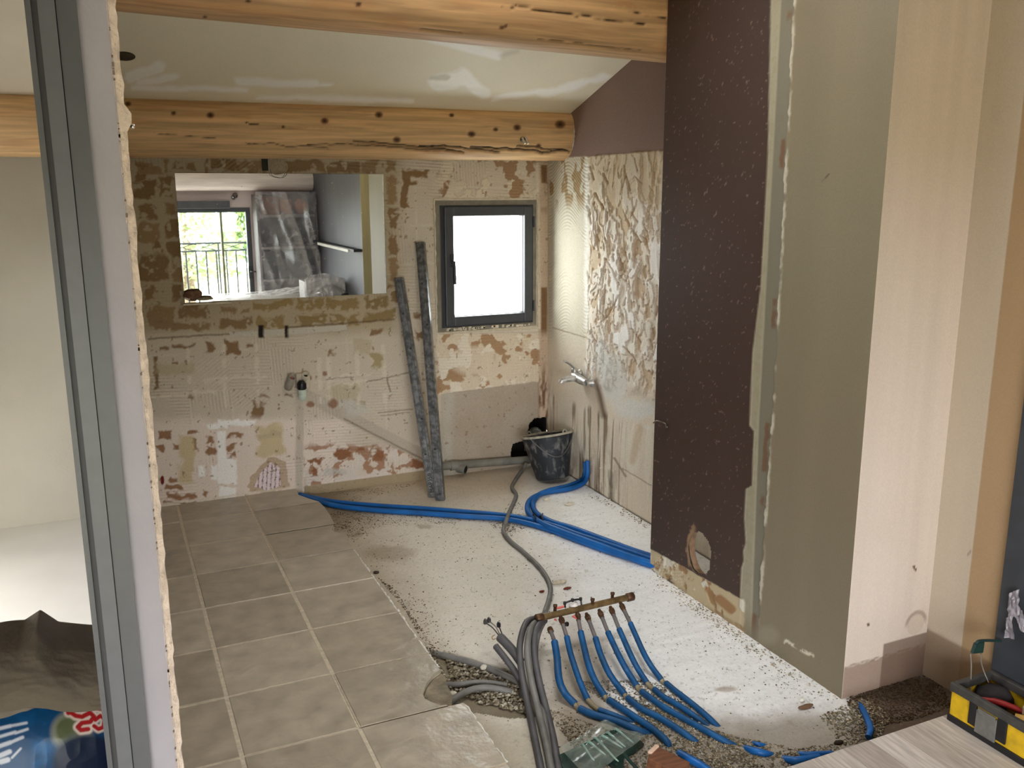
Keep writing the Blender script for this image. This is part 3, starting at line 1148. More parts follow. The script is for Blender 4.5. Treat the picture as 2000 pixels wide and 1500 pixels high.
def build_ceiling():
    xs = np.linspace(-0.02, XR + 0.01, 330)
    ys = np.linspace(1.7, 4.7, 360)
    X, Y = np.meshgrid(xs, ys, indexing='ij')
    P = np.stack([X, Y, zceil(Y)], -1)
    col, w = ceil_col(P)
    P[..., 2] -= 0.002 * w + 0.002 * (fbm(X * 6, Y * 6, 407, 3) - 0.5)
    hole = (X > SKX0) & (X < SKX1) & (Y > SKY0) & (Y < SKY1)
    keep = ~(hole[:-1, :-1] & hole[1:, 1:])
    struct(grid_obj('ceiling', P, col, M_PAINT, flip=True, keep=keep), 'sloping plastered ceiling with filler smears')
    mb = MB()
    mb.add([(-2.35, 1.7, 2.804), (2.7, 1.7, 2.804), (2.7, -1.4, float(zceil(-1.4))), (-2.35, -1.4, float(zceil(-1.4)))], [(0, 1, 2, 3)])
    mb.add([(-2.35, 1.7, 2.804), (-0.015, 1.7, 2.804), (-0.015, 4.75, float(zceil(4.75))), (-2.35, 4.75, float(zceil(4.75)))], [(0, 1, 2, 3)])
    mb.add([(XR, 1.7, 2.804), (2.7, 1.7, 2.804), (2.7, 4.75, float(zceil(4.75))), (XR, 4.75, float(zceil(4.75)))], [(0, 1, 2, 3)])
    struct(mb.build('ceiling.001', mat('ceiling_paint', (206, 198, 182), 0.85, var=0.03, scale=3)), 'sloping ceiling of the landing and side room')


build_ceiling()

# partition post between side room and bathroom, with its metal door jamb
part = MB()
YP = 1.15
part.box((-0.001, YP, -0.05), (0.0305, YB, 2.62))
pw = struct(part.build('wall_partition', M_LILAC), 'lilac painted end of the partition wall')
rng = np.random.default_rng(9)
vs, fs = [], []
n = 260
zs = np.linspace(-0.05, 2.62, n)
for i, z in enumerate(zs):
    a = 0.0315 + 0.0012 * rng.normal() * 0.6
    b = 0.0388 + 0.0011 * rng.normal() * 0.6 + (0.006 if 1.61 < z < 1.635 else 0)
    d = YP + 0.006 + 0.001 * rng.normal()
    vs += [(0.029, YP - 0.0005, z), (a, YP + 0.002, z), (b, d, z), (b + 0.001, YP + 0.4, z)]
for i in range(n - 1):
    for k in range(3):
        fs.append((i * 4 + k, i * 4 + k + 1, (i + 1) * 4 + k + 1, (i + 1) * 4 + k))
tag(link('plaster_edge', poly_mesh('plaster_edge', vs, fs), mat('chipped_plaster_edge', (196, 180, 168), 0.9, var=0.1, scale=60, bump=0.5, bscale=120), pw), 'chipped cream plaster edge')
rag = MB()
for i in range(90):
    z = rng.uniform(0.3, 2.0)
    s = rng.uniform(0.0003, 0.0009)
    rag.box((0.030 - s, YP - 0.0009, z), (0.0305 + s, YP + 0.003, z + s * rng.uniform(1, 6)))
tag(rag.build('edge_chips', mat('chip_dark', (96, 84, 76), 0.9, var=0.2), pw), 'small dark chips along the corner', kind='stuff')

jamb = struct(MB().box((-0.051, YP - 0.002, -0.05), (-0.001, YP + 0.09, 2.62)).build('door_1', mat('jamb_core', (58, 58, 62), 0.5, var=0.05)), 'grey metal door jamb')
M_JAMB = mat('jamb_grey', (76, 78, 84), 0.42, var=0.03, scale=50, spec=0.5)
M_JAMB2 = mat('jamb_grey_dark', (64, 66, 71), 0.42, var=0.03, scale=50, spec=0.5)
MB().box((-0.0515, YP - 0.010, -0.05), (-0.0455, YP + 0.001, 2.62)).build('jamb_lip', M_JAMB2, jamb)
MB().box((-0.0390, YP - 0.014, -0.05), (-0.0222, YP + 0.001, 2.62)).build('jamb_profile', M_JAMB, jamb)
MB().box((-0.0212, YP - 0.010, -0.05), (-0.0008, YP + 0.001, 2.62)).build('jamb_profile', M_JAMB2, jamb)

# ------------------------------------------------------------------ floors
def build_floor():
    st = 0.006
    xs = np.arange(-0.03, XB + 0.01, st)
    ys = np.arange(1.6, YB + 0.02, st)
    X, Y = np.meshgrid(xs, ys, indexing='ij')
    P0 = np.stack([X, Y, np.full_like(X, ZC)], -1)
    u, v = proj(P0)
    n = fbm(X * 2.5, Y * 2.5, 501, 4)
    nz = fbm(X * 8, Y * 8, 503, 5) - 0.5
    nz2 = fbm(X * 40, Y * 40, 505, 4) - 0.5
    trow = fbm(X * 7 + Y * 3, Y * 42, 507, 3) - 0.5
    col = np.ones(P0.shape) * L(222, 216, 204)
    col = col * (0.9 + 0.2 * n[..., None])
    # paler screed to the right, whitened for the window glare on it
    pale = sm(u - 0.2 * (v - 1000) + 90 * nz, 960, 1150)
    col = mix(col, L(250, 252, 254), pale * 0.95)
    # brown dusty band along tiles, back wall
    br = 1 - sm(u - 0.55 * (v - 1000) + 80 * nz, 660, 790)
    col = mix(col, L(172, 157, 132), br * 0.7)
    bb = (1 - sm(v + 20 * nz, 940, 1000)) * (1 - sm(u, 1000, 1080))
    col = mix(col, L(180, 160, 130), bb * 0.6)
    dk = (1 - sm(u + 60 * nz, 640, 760)) * (1 - sm(v + 20 * nz, 1010, 1060))
    col = mix(col, L(120, 102, 78), dk * 0.7)
    # puddle outline and stains
    for q in [((760, 1080), 50, 14), ((700, 1045), 12, 5), ((830, 1028), 14, 4)]:
        col = mix(col, L(146, 128, 100), ell(u + 14 * nz, v + 8 * nz2, q[0][0], q[0][1], q[1], q[2], 0.6) * 0.5)
    # ground by the manifold and the dug channel
    man = ell(u + 60 * nz, v + 40 * nz, 1130, 1330, 60, 110, 0.7)  # brown shade under the manifold pipes, put into the floor colour
    col = mix(col, L(152, 134, 110), man * 0.7)
    front = sm(v + 50 * nz, 1360, 1430) * sm(u + 30 * nz, 1040, 1120)
    col = mix(col, L(132, 120, 100), front * 0.8)
    fr2 = sm(v + 40 * nz, 1385, 1440) * (1 - sm(u, 1040, 1100))
    col = mix(col, L(176, 168, 146), fr2 * 0.7)
    tr = polym(u + 8 * nz, v + 8 * nz, [(835, 1268), (880, 1276), (1000, 1310), (1040, 1345), (1060, 1400), (1000, 1402), (905, 1388), (870, 1372), (850, 1320)])
    col = mix(col, L(130, 118, 94), tr * 0.9)
    dk2 = sm(u, 1640, 1700) * sm(v, 1290, 1330)
    col = mix(col, L(78, 62, 46), dk2 * 0.95)
    # dark spots of damp and grit sunk into the screed
    spots = sm(fbm(X * 90, Y * 90, 511, 3), 0.73, 0.78)
    col = mix(col, L(140, 126, 106), spots * 0.4)
    stain = ell(u + 20 * nz, v + 6 * nz, 1415, 1345, 20, 6, 0.6)
    col = mix(col, L(150, 130, 100), stain * 0.6)
    h = 0.006 * nz + 0.0022 * trow * (0.3 + pale) + 0.0015 * nz2 - 0.018 * tr
    col = col * (1 + 0.10 * (trow * (0.4 + pale))[..., None])
    P0[..., 2] += h
    return struct(grid_obj('floor', P0, col, M_CONC), 'bare concrete floor where tiles were lifted')


floor = build_floor()
MB().box((-0.03, 1.6, -0.3), (2.7, 4.8, ZC - 0.03)).build('slab', mat('slab', (150, 145, 135), 0.9), floor)

# tiles still in place
M_TILE = []
for i, c_ in enumerate([(176, 165, 147), (170, 159, 141), (181, 170, 152), (166, 156, 138)]):
    M_TILE.append(mat('stone_tile_%d' % i, c_, 0.30, var=0.09, scale=11, bump=0.55, bscale=14, spec=0.5))
M_GROUT = mat('pale_grout', (206, 194, 172), 0.9, var=0.08, scale=60, bump=0.3)
M_MORTAR = mat('tile_mortar', (200, 192, 174), 0.95, var=0.1, scale=40, bump=0.6, bscale=60)
TX0, TY0, TP = 0.23203, 4.67592, 1 / 3
xl = [-0.1, TX0, TX0 + TP, TX0 + 2 * TP]
G = 0.0038
GX = 0.0055


def tile_poly(i, r):
    x0, x1 = xl[i], xl[i + 1]
    y1 = YB if r == 0 else TY0 - TP * r
    y0 = TY0 - TP * (r + 1)
    return [(x0 + GX, y0 + G), (x1 - GX, y0 + G), (x1 - GX, y1 - G), (x0 + GX, y1 - G)]


def px_poly(pts):
    return [tuple(FL(a, b, 0.0)[:2]) for a, b in pts]


def edge_noise(a, b, n, amp, seed):
    r = random.Random(seed)
    out = []
    for k in range(n):
        t = k / n
        out.append((a[0] + (b[0] - a[0]) * t + (r.uniform(-amp, amp) if k else 0), a[1] + (b[1] - a[1]) * t + (r.uniform(-amp, amp) if k else 0)))
    return out


custom = {}
b0, b1 = TX0 + TP + GX, TX0 + 2 * TP - GX
ya, yb_ = YB - 0.002, TY0 - TP + G
w0 = px_poly([(578, 955), (583, 966), (606, 975), (624, 981)])
custom[(2, 0)] = [(b0, yb_), (w0[3][0], yb_ + 0.0)] + [w0[2], w0[1], (w0[0][0], ya)] + [(b0, ya)]
w1 = px_poly([(625, 981), (634, 990), (645, 1006), (651, 1018)])
custom[(2, 1)] = [(b0, TY0 - 2 * TP + G), (w1[3][0], TY0 - 2 * TP + G), w1[2], w1[1], (w1[0][0], TY0 - TP - G), (b0, TY0 - TP - G)]
w2 = px_poly([(650, 1022), (648, 1033), (652, 1037), (668, 1041), (676, 1052), (687, 1067)])
custom[(2, 2)] = [(b0, TY0 - 3 * TP + G), (min(w2[5][0], b1), TY0 - 3 * TP + G), w2[4], w2[3], w2[2], w2[1], (w2[0][0], TY0 - 2 * TP - G), (b0, TY0 - 2 * TP - G)]
w6 = px_poly([(861, 1307), (846, 1318), (833, 1336), (826, 1356), (830, 1366), (845, 1373), (862, 1378), (878, 1382)])
y6 = TY0 - 6 * TP
y7 = TY0 - 7 * TP
custom[(2, 6)] = [(b0, y7 + G)] + [(min(w6[7][0], b1), y7 + G)] + w6[6::-1] + [(b1, w6[0][1] + 0.01), (b1, y6 - G), (b0, y6 - G)]


def tile_mesh(poly, seed):
    rr = random.Random(seed)
    zt = 0.0 + rr.uniform(-0.0012, 0.0012)
    cx = sum(p[0] for p in poly) / len(poly)
    cy = sum(p[1] for p in poly) / len(poly)
    n = len(poly)
    ins = []
    for (x, y) in poly:
        dx, dy = x - cx, y - cy
        ins.append((x - 0.0025 * np.sign(dx) * min(1, abs(dx) / 0.05), y - 0.0025 * np.sign(dy) * min(1, abs(dy) / 0.05)))
    ax, ay = rr.uniform(-0.003, 0.003), rr.uniform(-0.003, 0.003)
    f = lambda p, z: (p[0], p[1], z + ax * (p[0] - cx) + ay * (p[1] - cy))
    vs = [f(p, -0.011) for p in poly] + [f(p, zt - 0.0022) for p in poly] + [f(p, zt) for p in ins]
    fs = [tuple(range(n))[::-1]]
    for k in range(n):
        k2 = (k + 1) % n
        fs.append((k, k2, n + k2, n + k))
        fs.append((n + k, n + k2, 2 * n + k2, 2 * n + k))
    fs.append(tuple(range(2 * n, 3 * n)))
    me = poly_mesh('tile', vs, fs)
    bm = bmesh.new()
    bm.from_mesh(me)
    bmesh.ops.recalc_face_normals(bm, faces=bm.faces)
    bm.to_mesh(me)
    bm.free()
    return me


grout = MB()
mort = MB()
for r in range(0, 9):
    for i in range(3):
        poly = custom.get((i, r)) or tile_poly(i, r)
        if r == 8:
            poly = [(p[0], max(p[1], 1.66)) for p in poly]
        if i == 2 and (i, r) not in custom:
            # slightly ragged outer edge
            p = poly
            poly = [p[0], p[1]] + edge_noise(p[1], p[2], 7, 0.0022, r * 7 + 1)[1:] + [p[2], p[3]]
        link('tile', tile_mesh(poly, r * 3 + i), M_TILE[(r * 5 + i * 3 + (r // 2)) % 4], floor)
        xs_ = [p[0] for p in poly]
        ys_ = [p[1] for p in poly]
        if (i, r) not in custom:
            grout.box((min(xs_) - GX, min(ys_) - G, -0.012), (max(xs_) + (GX if i < 2 else -0.004), max(ys_) + G, -0.0018))
        else:
            grout.prism([(p[0] - 0.002 if p[0] > b0 + 0.01 else p[0] - G, p[1]) for p in poly], -0.012, -0.0028)
        mort.prism([(p[0] - (0.004 if i == 2 else 0), p[1]) for p in poly], ZC - 0.01, -0.011)
grout.build('grout', M_GROUT, floor)
mort.build('mortar_bed', M_MORTAR, floor)
# the mortar left in the broken notch
nm = px_poly([(861, 1307), (846, 1318), (833, 1336), (826, 1356), (830, 1366), (845, 1373), (862, 1378), (880, 1384), (884, 1352), (874, 1330), (869, 1312)])
MB().prism(nm, ZC - 0.01, -0.016).build('mortar_patch', mat('old_mortar', (140, 130, 110), 0.95, var=0.15, scale=30, bump=0.6, bscale=50), floor)
# broken lips along the cut tiles, near white for the bright reflection there
rng = np.random.default_rng(31)
m = MB()
for r in (3, 4, 5, 6, 7):
    y_hi = TY0 - TP * r - G
    y_lo = y_hi - TP + 2 * G if r != 6 else float(w6[0][1]) + 0.02
    if r == 7:
        y_lo = 2.02
    ys_ = np.linspace(y_hi, y_lo, 26)
    pts = [(b1 + 0.001 + 0.0012 * rng.normal(), y_, -0.0035 + 0.001 * rng.normal()) for y_ in ys_]
    m.tube(pts, [max(0.0012, 0.0034 + 0.0014 * rng.normal()) for _ in pts], 6)
m.build('broken_lip_glint', mat('pale_lip_glint', (232, 228, 218), 0.5, var=0.08, scale=50), floor)
# side-room floor
mb = MB()
mb.box((-2.3, 1.66, -0.3), (-0.03, 4.8, -0.002))
struct(mb.build('floor.002', mat('cream_floor', (214, 211, 201), 0.45, var=0.03, scale=3, spec=0.4)), 'cream floor of the side room')

# landing floor in planks
sub = struct(MB().box((-2.3, -1.4, -0.3), (2.7, 1.66, -0.012)).build('floor.001', mat('subfloor', (90, 80, 70), 0.9)), 'plank floor of the landing')
M_PL = [mat('plank_%d' % i, c_, 0.45, var=0.12, scale=14, stretch=(7, 0.6, 1), bump=0.1, spec=0.4) for i, c_ in enumerate([(196, 188, 180), (184, 176, 168), (204, 197, 190), (176, 166, 158)])]
k = 0
x = 0.9
while x < 2.36:
    w_ = 0.098
    y = 1.676 - 0.0
    for j, ln in enumerate([0.55 + 0.3 * ((k * 37) % 10) / 10, 1.1, 1.1]):
        y2 = max(y - ln, -1.2)
        o = MB().box((x, y2 + 0.0008, -0.012), (min(x + w_ - 0.0012, 2.37), y, 0.0)).build('plank', M_PL[(k * 3 + j) % 4], sub)
        y = y2
        if y <= -1.19:
            break
    x += w_
    k += 1
MB().box((-2.3, -1.2, -0.012), (0.899, 1.66, -0.001)).build('plank_field', M_PL[0], sub)

# ------------------------------------------------------------------ windows
M_ANTH = mat('anthracite_frame', (62, 65, 70), 0.4, var=0.04, scale=30, spec=0.5)
M_ANTH2 = mat('anthracite_outer', (44, 46, 50), 0.45, var=0.04, scale=30, spec=0.5)
M_GLASS = glassmat('window_glass')
M_SEAL = mat('grey_mortar_reveal', (128, 122, 108), 0.9, var=0.08, scale=20, bump=0.4, bscale=90)
M_CHALK = mat('chalky_rim', (206, 196, 174), 0.9, var=0.08, scale=30, bump=0.5, bscale=80)


def frame_boxes(mb, x0, x1, z0, z1, w_, y0, y1):
    mb.box((x0, y0, z0), (x0 + w_, y1, z1))
    mb.box((x1 - w_, y0, z0), (x1, y1, z1))
    mb.box((x0 + w_, y0, z0), (x1 - w_, y1, z0 + w_))
    mb.box((x0 + w_, y0, z1 - w_), (x1 - w_, y1, z1))
    return mb


def back_window():
    win = thing('window_1', None, None, (1.94, YB, 0.80), kind='structure')
    win['label'] = 'small square window with dark grey frame'
    # rough surround: grey mortar band with a chalky outer rim, sill rubble
    m = MB()
    frame_boxes(m, 1.634, 2.243, 0.776, 1.495, 0.034, YB + 0.004, YB + 0.17)
    m.build('reveal', M_SEAL, win)
    rng = np.random.default_rng(3)
    m = MB()
    for a, b in [((1.632, 0.776), (1.632, 1.497)), ((1.632, 1.497), (2.245, 1.497)), ((2.245, 1.497), (2.245, 0.770)), ((2.245, 0.770), (1.632, 0.776))]:
        pts = []
        for t in np.linspace(0, 1, 34):
            pts.append((a[0] + (b[0] - a[0]) * t + rng.normal() * 0.0012, YB - 0.001, a[1] + (b[1] - a[1]) * t + rng.normal() * 0.0012))
        m.tube(pts, [0.0055 + 0.0022 * rng.normal() * 0.5 for _ in pts], 6)
    m.build('plaster_rim', M_CHALK, win)
    m = MB()
    for t in np.linspace(0, 1, 42):
        xx = 1.69 + 0.52 * t
        if rng.random() < 0.75:
            s = rng.uniform(0.004, 0.012)
            m.box((xx, YB - 0.006, 0.783 + rng.uniform(0, 0.006)), (xx + s * 2, YB + 0.02, 0.79 + s * 0.7 + rng.uniform(0, 0.008)))
    m.build('broken_sill_edge', M_CHALK, win)
    m = MB()
    frame_boxes(m, 1.662, 2.218, 0.802, 1.464, 0.026, YB + 0.002, YB + 0.075)
    bevelled(m.build('frame', M_ANTH2, win), 0.003)
    m = MB()
    frame_boxes(m, 1.686, 2.208, 0.812, 1.456, 0.050, YB - 0.012, YB + 0.05)
    sash = bevelled(m.build('sash', M_ANTH, win), 0.004)
    m = MB()
    m.box((1.730, YB + 0.02, 0.856), (2.164, YB + 0.026, 1.412))
    m.build('pane', M_GLASS, sash)
    m = MB()
    frame_boxes(m, 1.730, 2.164, 0.856, 1.412, 0.008, YB + 0.012, YB + 0.04)
    m.build('glazing_bead', M_ANTH2, sash)
    m = MB()
    m.box((1.714, YB - 0.020, 1.135), (1.732, YB - 0.011, 1.205))
    m.tube([(1.723, YB - 0.018, 1.165), (1.723, YB - 0.045, 1.163)], 0.007, 10)
    m.tube(catmull([(1.723, YB - 0.045, 1.17), (1.724, YB - 0.047, 1.14), (1.726, YB - 0.043, 1.09), (1.728, YB - 0.040, 1.045)], 5), [0.0075] * 10 + [0.009] * 3 + [0.008] * 3, 10)
    m.build('handle', mat('handle_black', (38, 40, 44), 0.35, spec=0.5), win)
    for zz in (0.90, 1.37):
        m = MB()
        m.tube([(2.214, YB - 0.012, zz - 0.03), (2.214, YB - 0.012, zz + 0.03)], 0.006, 10)
        m.build('hinge', M_ANTH2, win)


back_window()


def french_window():
    win = thing('window_2', None, None, (0.9, -1.2, 0.05), kind='structure')
    win['label'] = 'tall french window seen in the mirror'
    m = MB()
    frame_boxes(m, WX0, WX1, 0.04, WZ1, 0.05, -1.25, -1.19)
    bevelled(m.build('frame', M_ANTH, win), 0.004)
    m = MB()
    m.box((1.208, -1.255, 0.09), (1.232, -1.215, 1.31))
    sl = m.build('mullion', mat('olive_profile', (122, 124, 92), 0.5, var=0.05), win)
    m = MB()
    m.box((1.232, -1.238, 0.09), (1.48, -1.232, 1.31))
    m.build('pane', M_GLASS, sl)
    m = MB()
    m.box((1.475, -1.19, 0.58), (1.525, -1.18, 0.72))
    m.tube(catmull([(1.50, -1.18, 0.66), (1.50, -1.15, 0.66), (1.53, -1.145, 0.66), (1.60, -1.145, 0.655)], 4), 0.008, 8)
    m.build('handle', M_ANTH2, win)
    m = MB()
    m.box((WX0, -1.19, WZ1 - 0.005), (1.31, -1.10, WZ1 + 0.075))
    bevelled(m.build('roller_box', mat('roller_box_grey', (86, 88, 92), 0.5, var=0.08, scale=10), win), 0.004)


french_window()

m = MB()
frame_boxes(m, 2.3, 4.0, 0.0, 0.75, 0.03, -1.26, -1.20)
m.v = [(v[1] + 0.0, v[0], v[2]) for v in m.v]
rw = MB()
Ms = Matrix.Translation(((SKX0 + SKX1) / 2, (SKY0 + SKY1) / 2, 2.804 - 0.328 * ((SKY0 + SKY1) / 2 - 1.7))) @ Matrix.Rotation(-SLOPE, 4, 'X')
hx, hy = (SKX1 - SKX0) / 2 + 0.012, (SKY1 - SKY0) * 1.0525 / 2 + 0.012
for lo, hi in [((-hx - .04, -hy - .04, -.01), (-hx, hy + .04, .16)), ((hx, -hy - .04, -.01), (hx + .04, hy + .04, .16)), ((-hx, -hy - .04, -.01), (hx, -hy, .16)), ((-hx, hy, -.01), (hx, hy + .04, .16))]:
    rw.box(lo, hi, Ms)
struct(rw.build('added_roof_window', mat('added_window_wood', (206, 186, 150), 0.5)), 'added unseen roof window in the sloping ceiling')
win3 = struct(m.build('added_side_window', M_ANTH), 'added unseen side room window frame')

# ------------------------------------------------------------------ log beams
M_LOG = None


def logmat():
    mt, nt, bs = newmat('peeled_log')
    tc = nt.nodes.new('ShaderNodeTexCoord')
    mp = nt.nodes.new('ShaderNodeMapping')
    mp.inputs['Scale'].default_value = (0.55, 9, 9)
    nt.links.new(tc.outputs['Object'], mp.inputs['Vector'])
    no = nt.nodes.new('ShaderNodeTexNoise')
    no.inputs['Scale'].default_value = 5
    no.inputs['Detail'].default_value = 7
    no.inputs['Distortion'].default_value = 0.6
    nt.links.new(mp.outputs[0], no.inputs['Vector'])
    at = nt.nodes.new('ShaderNodeAttribute')
    at.attribute_name = 'Col'
    mr = nt.nodes.new('ShaderNodeMapRange')
    mr.inputs['From Min'].default_value = 0.3
    mr.inputs['From Max'].default_value = 0.7
    mr.inputs['To Min'].default_value = 0.70
    mr.inputs['To Max'].default_value = 1.18
    nt.links.new(no.outputs['Fac'], mr.inputs['Value'])
    mx = nt.nodes.new('ShaderNodeVectorMath')
    mx.operation = 'SCALE'
    nt.links.new(at.outputs['Color'], mx.inputs[0])
    nt.links.new(mr.outputs[0], mx.inputs['Scale'])
    nt.links.new(mx.outputs[0], bs.inputs['Base Color'])
    bs.inputs['Roughness'].default_value = 0.6
    bs.inputs['Specular IOR Level'].default_value = 0.3
    bp = nt.nodes.new('ShaderNodeBump')
    bp.inputs['Strength'].default_value = 0.25
    bp.inputs['Distance'].default_value = 0.006
    nt.links.new(no.outputs['Fac'], bp.inputs['Height'])
    nt.links.new(bp.outputs['Normal'], bs.inputs['Normal'])
    return mt


M_LOG = logmat()


def log_beam(name, label, x0, x1, yc, zc, rad, cracks, knots, seed, tint=(214, 178, 132)):
    """cracks: list of px polylines + width px ; knots: px points"""
    nx = int((x1 - x0) / 0.006)
    na = 130
    xs = np.linspace(x0, x1, nx)
    an = np.linspace(0, 2 * np.pi, na)
    X, A = np.meshgrid(xs, an, indexing='ij')
    yc_, zc_, R_ = yc(X), zc(X), rad(X)
    bumpy = 0.006 * (vnoise(X * 1.3, np.cos(A) * 1.2 + 3, seed) - 0.5) + 0.005 * (vnoise(X * 3, np.sin(A) * 1.6 + 7, seed + 3) - 0.5)
    # lightly hewn facet
    c, s_ = np.cos(A), np.sin(A)
    k = (np.abs(c) ** 2.5 + np.abs(s_) ** 2.5) ** (-1 / 2.5)
    Rr = R_ * (0.65 + 0.35 * k) + bumpy
    # angle 0 faces the room (-Y), grows upward
    def pt(Rx):
        return np.stack([X, yc_ - Rx * c, zc_ + Rx * s_], -1)
    P = pt(Rr)
    u, v = proj(P)
    n = fbm(X * 4, A * 3, seed, 4)
    col = np.ones(P.shape) * L(*tint)
    gr = fbm(X * 1.2, A * 22, seed + 5, 4)
    col = col * (0.82 + 0.36 * gr[..., None])
    col = mix(col, L(232, 196, 150), sm(np.sin(A), 0.2, 0.9) * 0.0)
    col = mix(col, L(196, 140, 92), sm(n, 0.55, 0.75) * 0.35)
    front = np.cos(A) > -0.3
    h = np.zeros_like(X)
    wv = 1.6 * (fbm(X * 12, X * 0, seed + 9, 3) - 0.5) * 6
    for pl, wd in cracks:
        for a, b in zip(pl[:-1], pl[1:]):
            kx = seg(u, v + wv, a, b, wd, 1.6) * front
            col = mix(col, L(40, 26, 16), kx * 0.95)
            h = np.maximum(h, kx)
    for kx_, ky_, kr in knots:
        kk = ell(u, v, kx_, ky_, kr * 1.25, kr, 0.5) * front
        col = mix(col, L(96, 60, 34), kk * 0.9)
        k2 = ell(u, v, kx_, ky_, kr * 0.5, kr * 0.45, 0.6) * front
        col = mix(col, L(46, 28, 18), k2 * 0.9)
    P = pt(Rr - 0.012 * h)
    o = grid_obj(name, P, col, M_LOG)
    me = o.data
    bm = bmesh.new()
    bm.from_mesh(me)
    bmesh.ops.remove_doubles(bm, verts=bm.verts, dist=0.0002)
    bmesh.ops.recalc_face_normals(bm, faces=bm.faces)
    bm.to_mesh(me)
    bm.free()
    tag(o, label, 'beam', kind='thing')
    return o


log_beam('log_beam', 'peeled round log beam along the back wall above the mirror', -1.195, XR + 0.005,
         lambda x: 4.435 + 0 * x, lambda x: 1.826 + 0.0055 * (x - 1.2), lambda x: 0.1325 + 0 * x,
         [([(600, 286), (700, 282), (800, 290), (900, 297)], 2.2), ([(690, 275), (780, 283), (845, 289), (905, 297)], 2.6), ([(820, 284), (900, 288), (975, 298)], 3.4), ([(920, 286), (1000, 294), (1060, 298), (1105, 296)], 4.2),
          ([(1010, 288), (1060, 290), (1112, 296)], 3.0), ([(480, 278), (560, 285), (640, 292)], 1.6), ([(480, 236), (505, 242)], 1.5), ([(300, 262), (420, 270)], 1.2)],
         [(339, 221, 4), (411, 225, 6), (634, 236, 6), (740, 224, 6), (775, 273, 6), (553, 248, 3), (250, 203, 5), (1010, 249, 6), (1094, 243, 8), (968, 253, 4), (921, 262, 6), (882, 225, 4), (1052, 285, 4)], 601)
log_beam('log_beam.001', 'thick log beam crossing the ceiling nearest the viewer', -0.01, XR + 0.005,
         lambda x: 3.2 + 0 * x, lambda x: 2.218 - 0.018 * (x - 1.0), lambda x: 0.150 + 0.0045 * (x - 1.0),
         [([(1000, 14), (1055, 21), (1110, 30), (1180, 38), (1260, 48)], 3.0), ([(1100, 26), (1130, 33)], 3), ([(1225, 22), (1302, 36)], 2.2), ([(980, 12), (1010, 13)], 1.5), ([(820, 56), (900, 64)], 1.2), ([(1050, 78), (1250, 100)], 1.4)],
         [(980, 54, 4), (988, 51, 3), (400, 33, 3), (485, 2, 4), (700, 8, 5)], 631, tint=(204, 166, 122))
# mortar fillet round the beam end
m = MB()
pts = [(XR - 0.004, 4.435 - 0.134 * math.cos(a), 1.832 + 0.134 * math.sin(a)) for a in np.linspace(-1.4, 1.1, 30)]
rng = np.random.default_rng(4)
m.tube(pts, [max(0.002, 0.0035 + 0.002 * rng.normal()) for _ in pts], 6)
m.build('filler_bead', mat('filler_bead', (206, 198, 184), 0.9), wall_right)

# ------------------------------------------------------------------ mirror
mr = thing('wall_mirror', 'frameless rectangular mirror glued to the stripped back wall', 'mirror', (0.85, YB, 1.012))
mt, nt, bs = newmat('mirror_silver')
bs.inputs['Base Color'].default_value = (0.86, 0.89, 0.87, 1)
bs.inputs['Metallic'].default_value = 1.0
bs.inputs['Roughness'].default_value = 0.012
m = MB()
m.box((0.345, 4.598, 1.0115), (1.356, 4.6005, 1.6245))
m.build('mirror_face', mt, mr)
m = MB()
m.box((0.3452, 4.6006, 1.0118), (1.3558, 4.6075, 1.6242))
m.build('backing', mat('mirror_edge', (150, 160, 140), 0.4), mr)
rng = np.random.default_rng(12)
m = MB()
for i in range(60):
    x_, z_ = rng.uniform(0.36, 1.34), rng.uniform(1.02, 1.61)
    r_ = abs(rng.normal()) * 0.0011 + 0.0006
    m.lathe([(r_, 0), (r_ * 0.7, 0.0008), (0.0001, 0.001)], (x_, 4.598, z_), (0, -1, 0), 6)
tag(m.build('dust_specks', mat('dust', (230, 228, 220), 0.9), mr), kind='stuff')

# coil of wire hanging at the top edge of the mirror
cw = thing('wire_coil', 'small coil of thin pale wire hanging over the mirror top edge', 'wire', tuple(on(540, 325, 1, 4.58)))
m = MB()
pts = []
for i in range(150):
    a = i / 150 * 2 * math.pi * 4.6
    r_ = 0.030 + 0.010 * math.sin(a * 0.37) + 0.004 * math.sin(1.7 * a)
    ctr = on(543 + 5 * math.sin(a * .13), 325 - 4 * math.cos(a * .2), 1, 4.575 + 0.012 * math.sin(a * 0.9))
    pts.append(ctr + np.array((r_ * math.cos(a), 0.0, r_ * math.sin(a) * 0.95)))
m.tube(pts, 0.0013, 6)
m.build('loop', mat('wire_pale', (176, 164, 138), 0.5), cw)
m = MB()
m.tube(catmull([on(545, 335, 1, 4.58), on(560, 338, 1, 4.57), on(552, 347, 1, 4.575), on(532, 343, 1, 4.575), on(528, 330, 1, 4.58)], 8), 0.0012, 6)
m.build('tail', mat('wire_dark', (110, 100, 84), 0.5), cw)
c0 = on(517, 322, 1, YB)
hb = MB().box((c0[0] - 0.014, YB - 0.012, c0[2] - 0.028), (c0[0] + 0.014, YB - 0.001, c0[2] + 0.028)).build('cable_outlet', mat('cable_outlet', (40, 42, 32), 0.8), None)
tag(hb, 'dark cable outlet in the wall just above the mirror', 'outlet')

# lumps of plaster on the mirror's lower edge
lump = thing('plaster_lump', 'brown crumbly plaster lump lying on the mirror bottom edge', 'debris', (0.40, 4.585, 1.012))


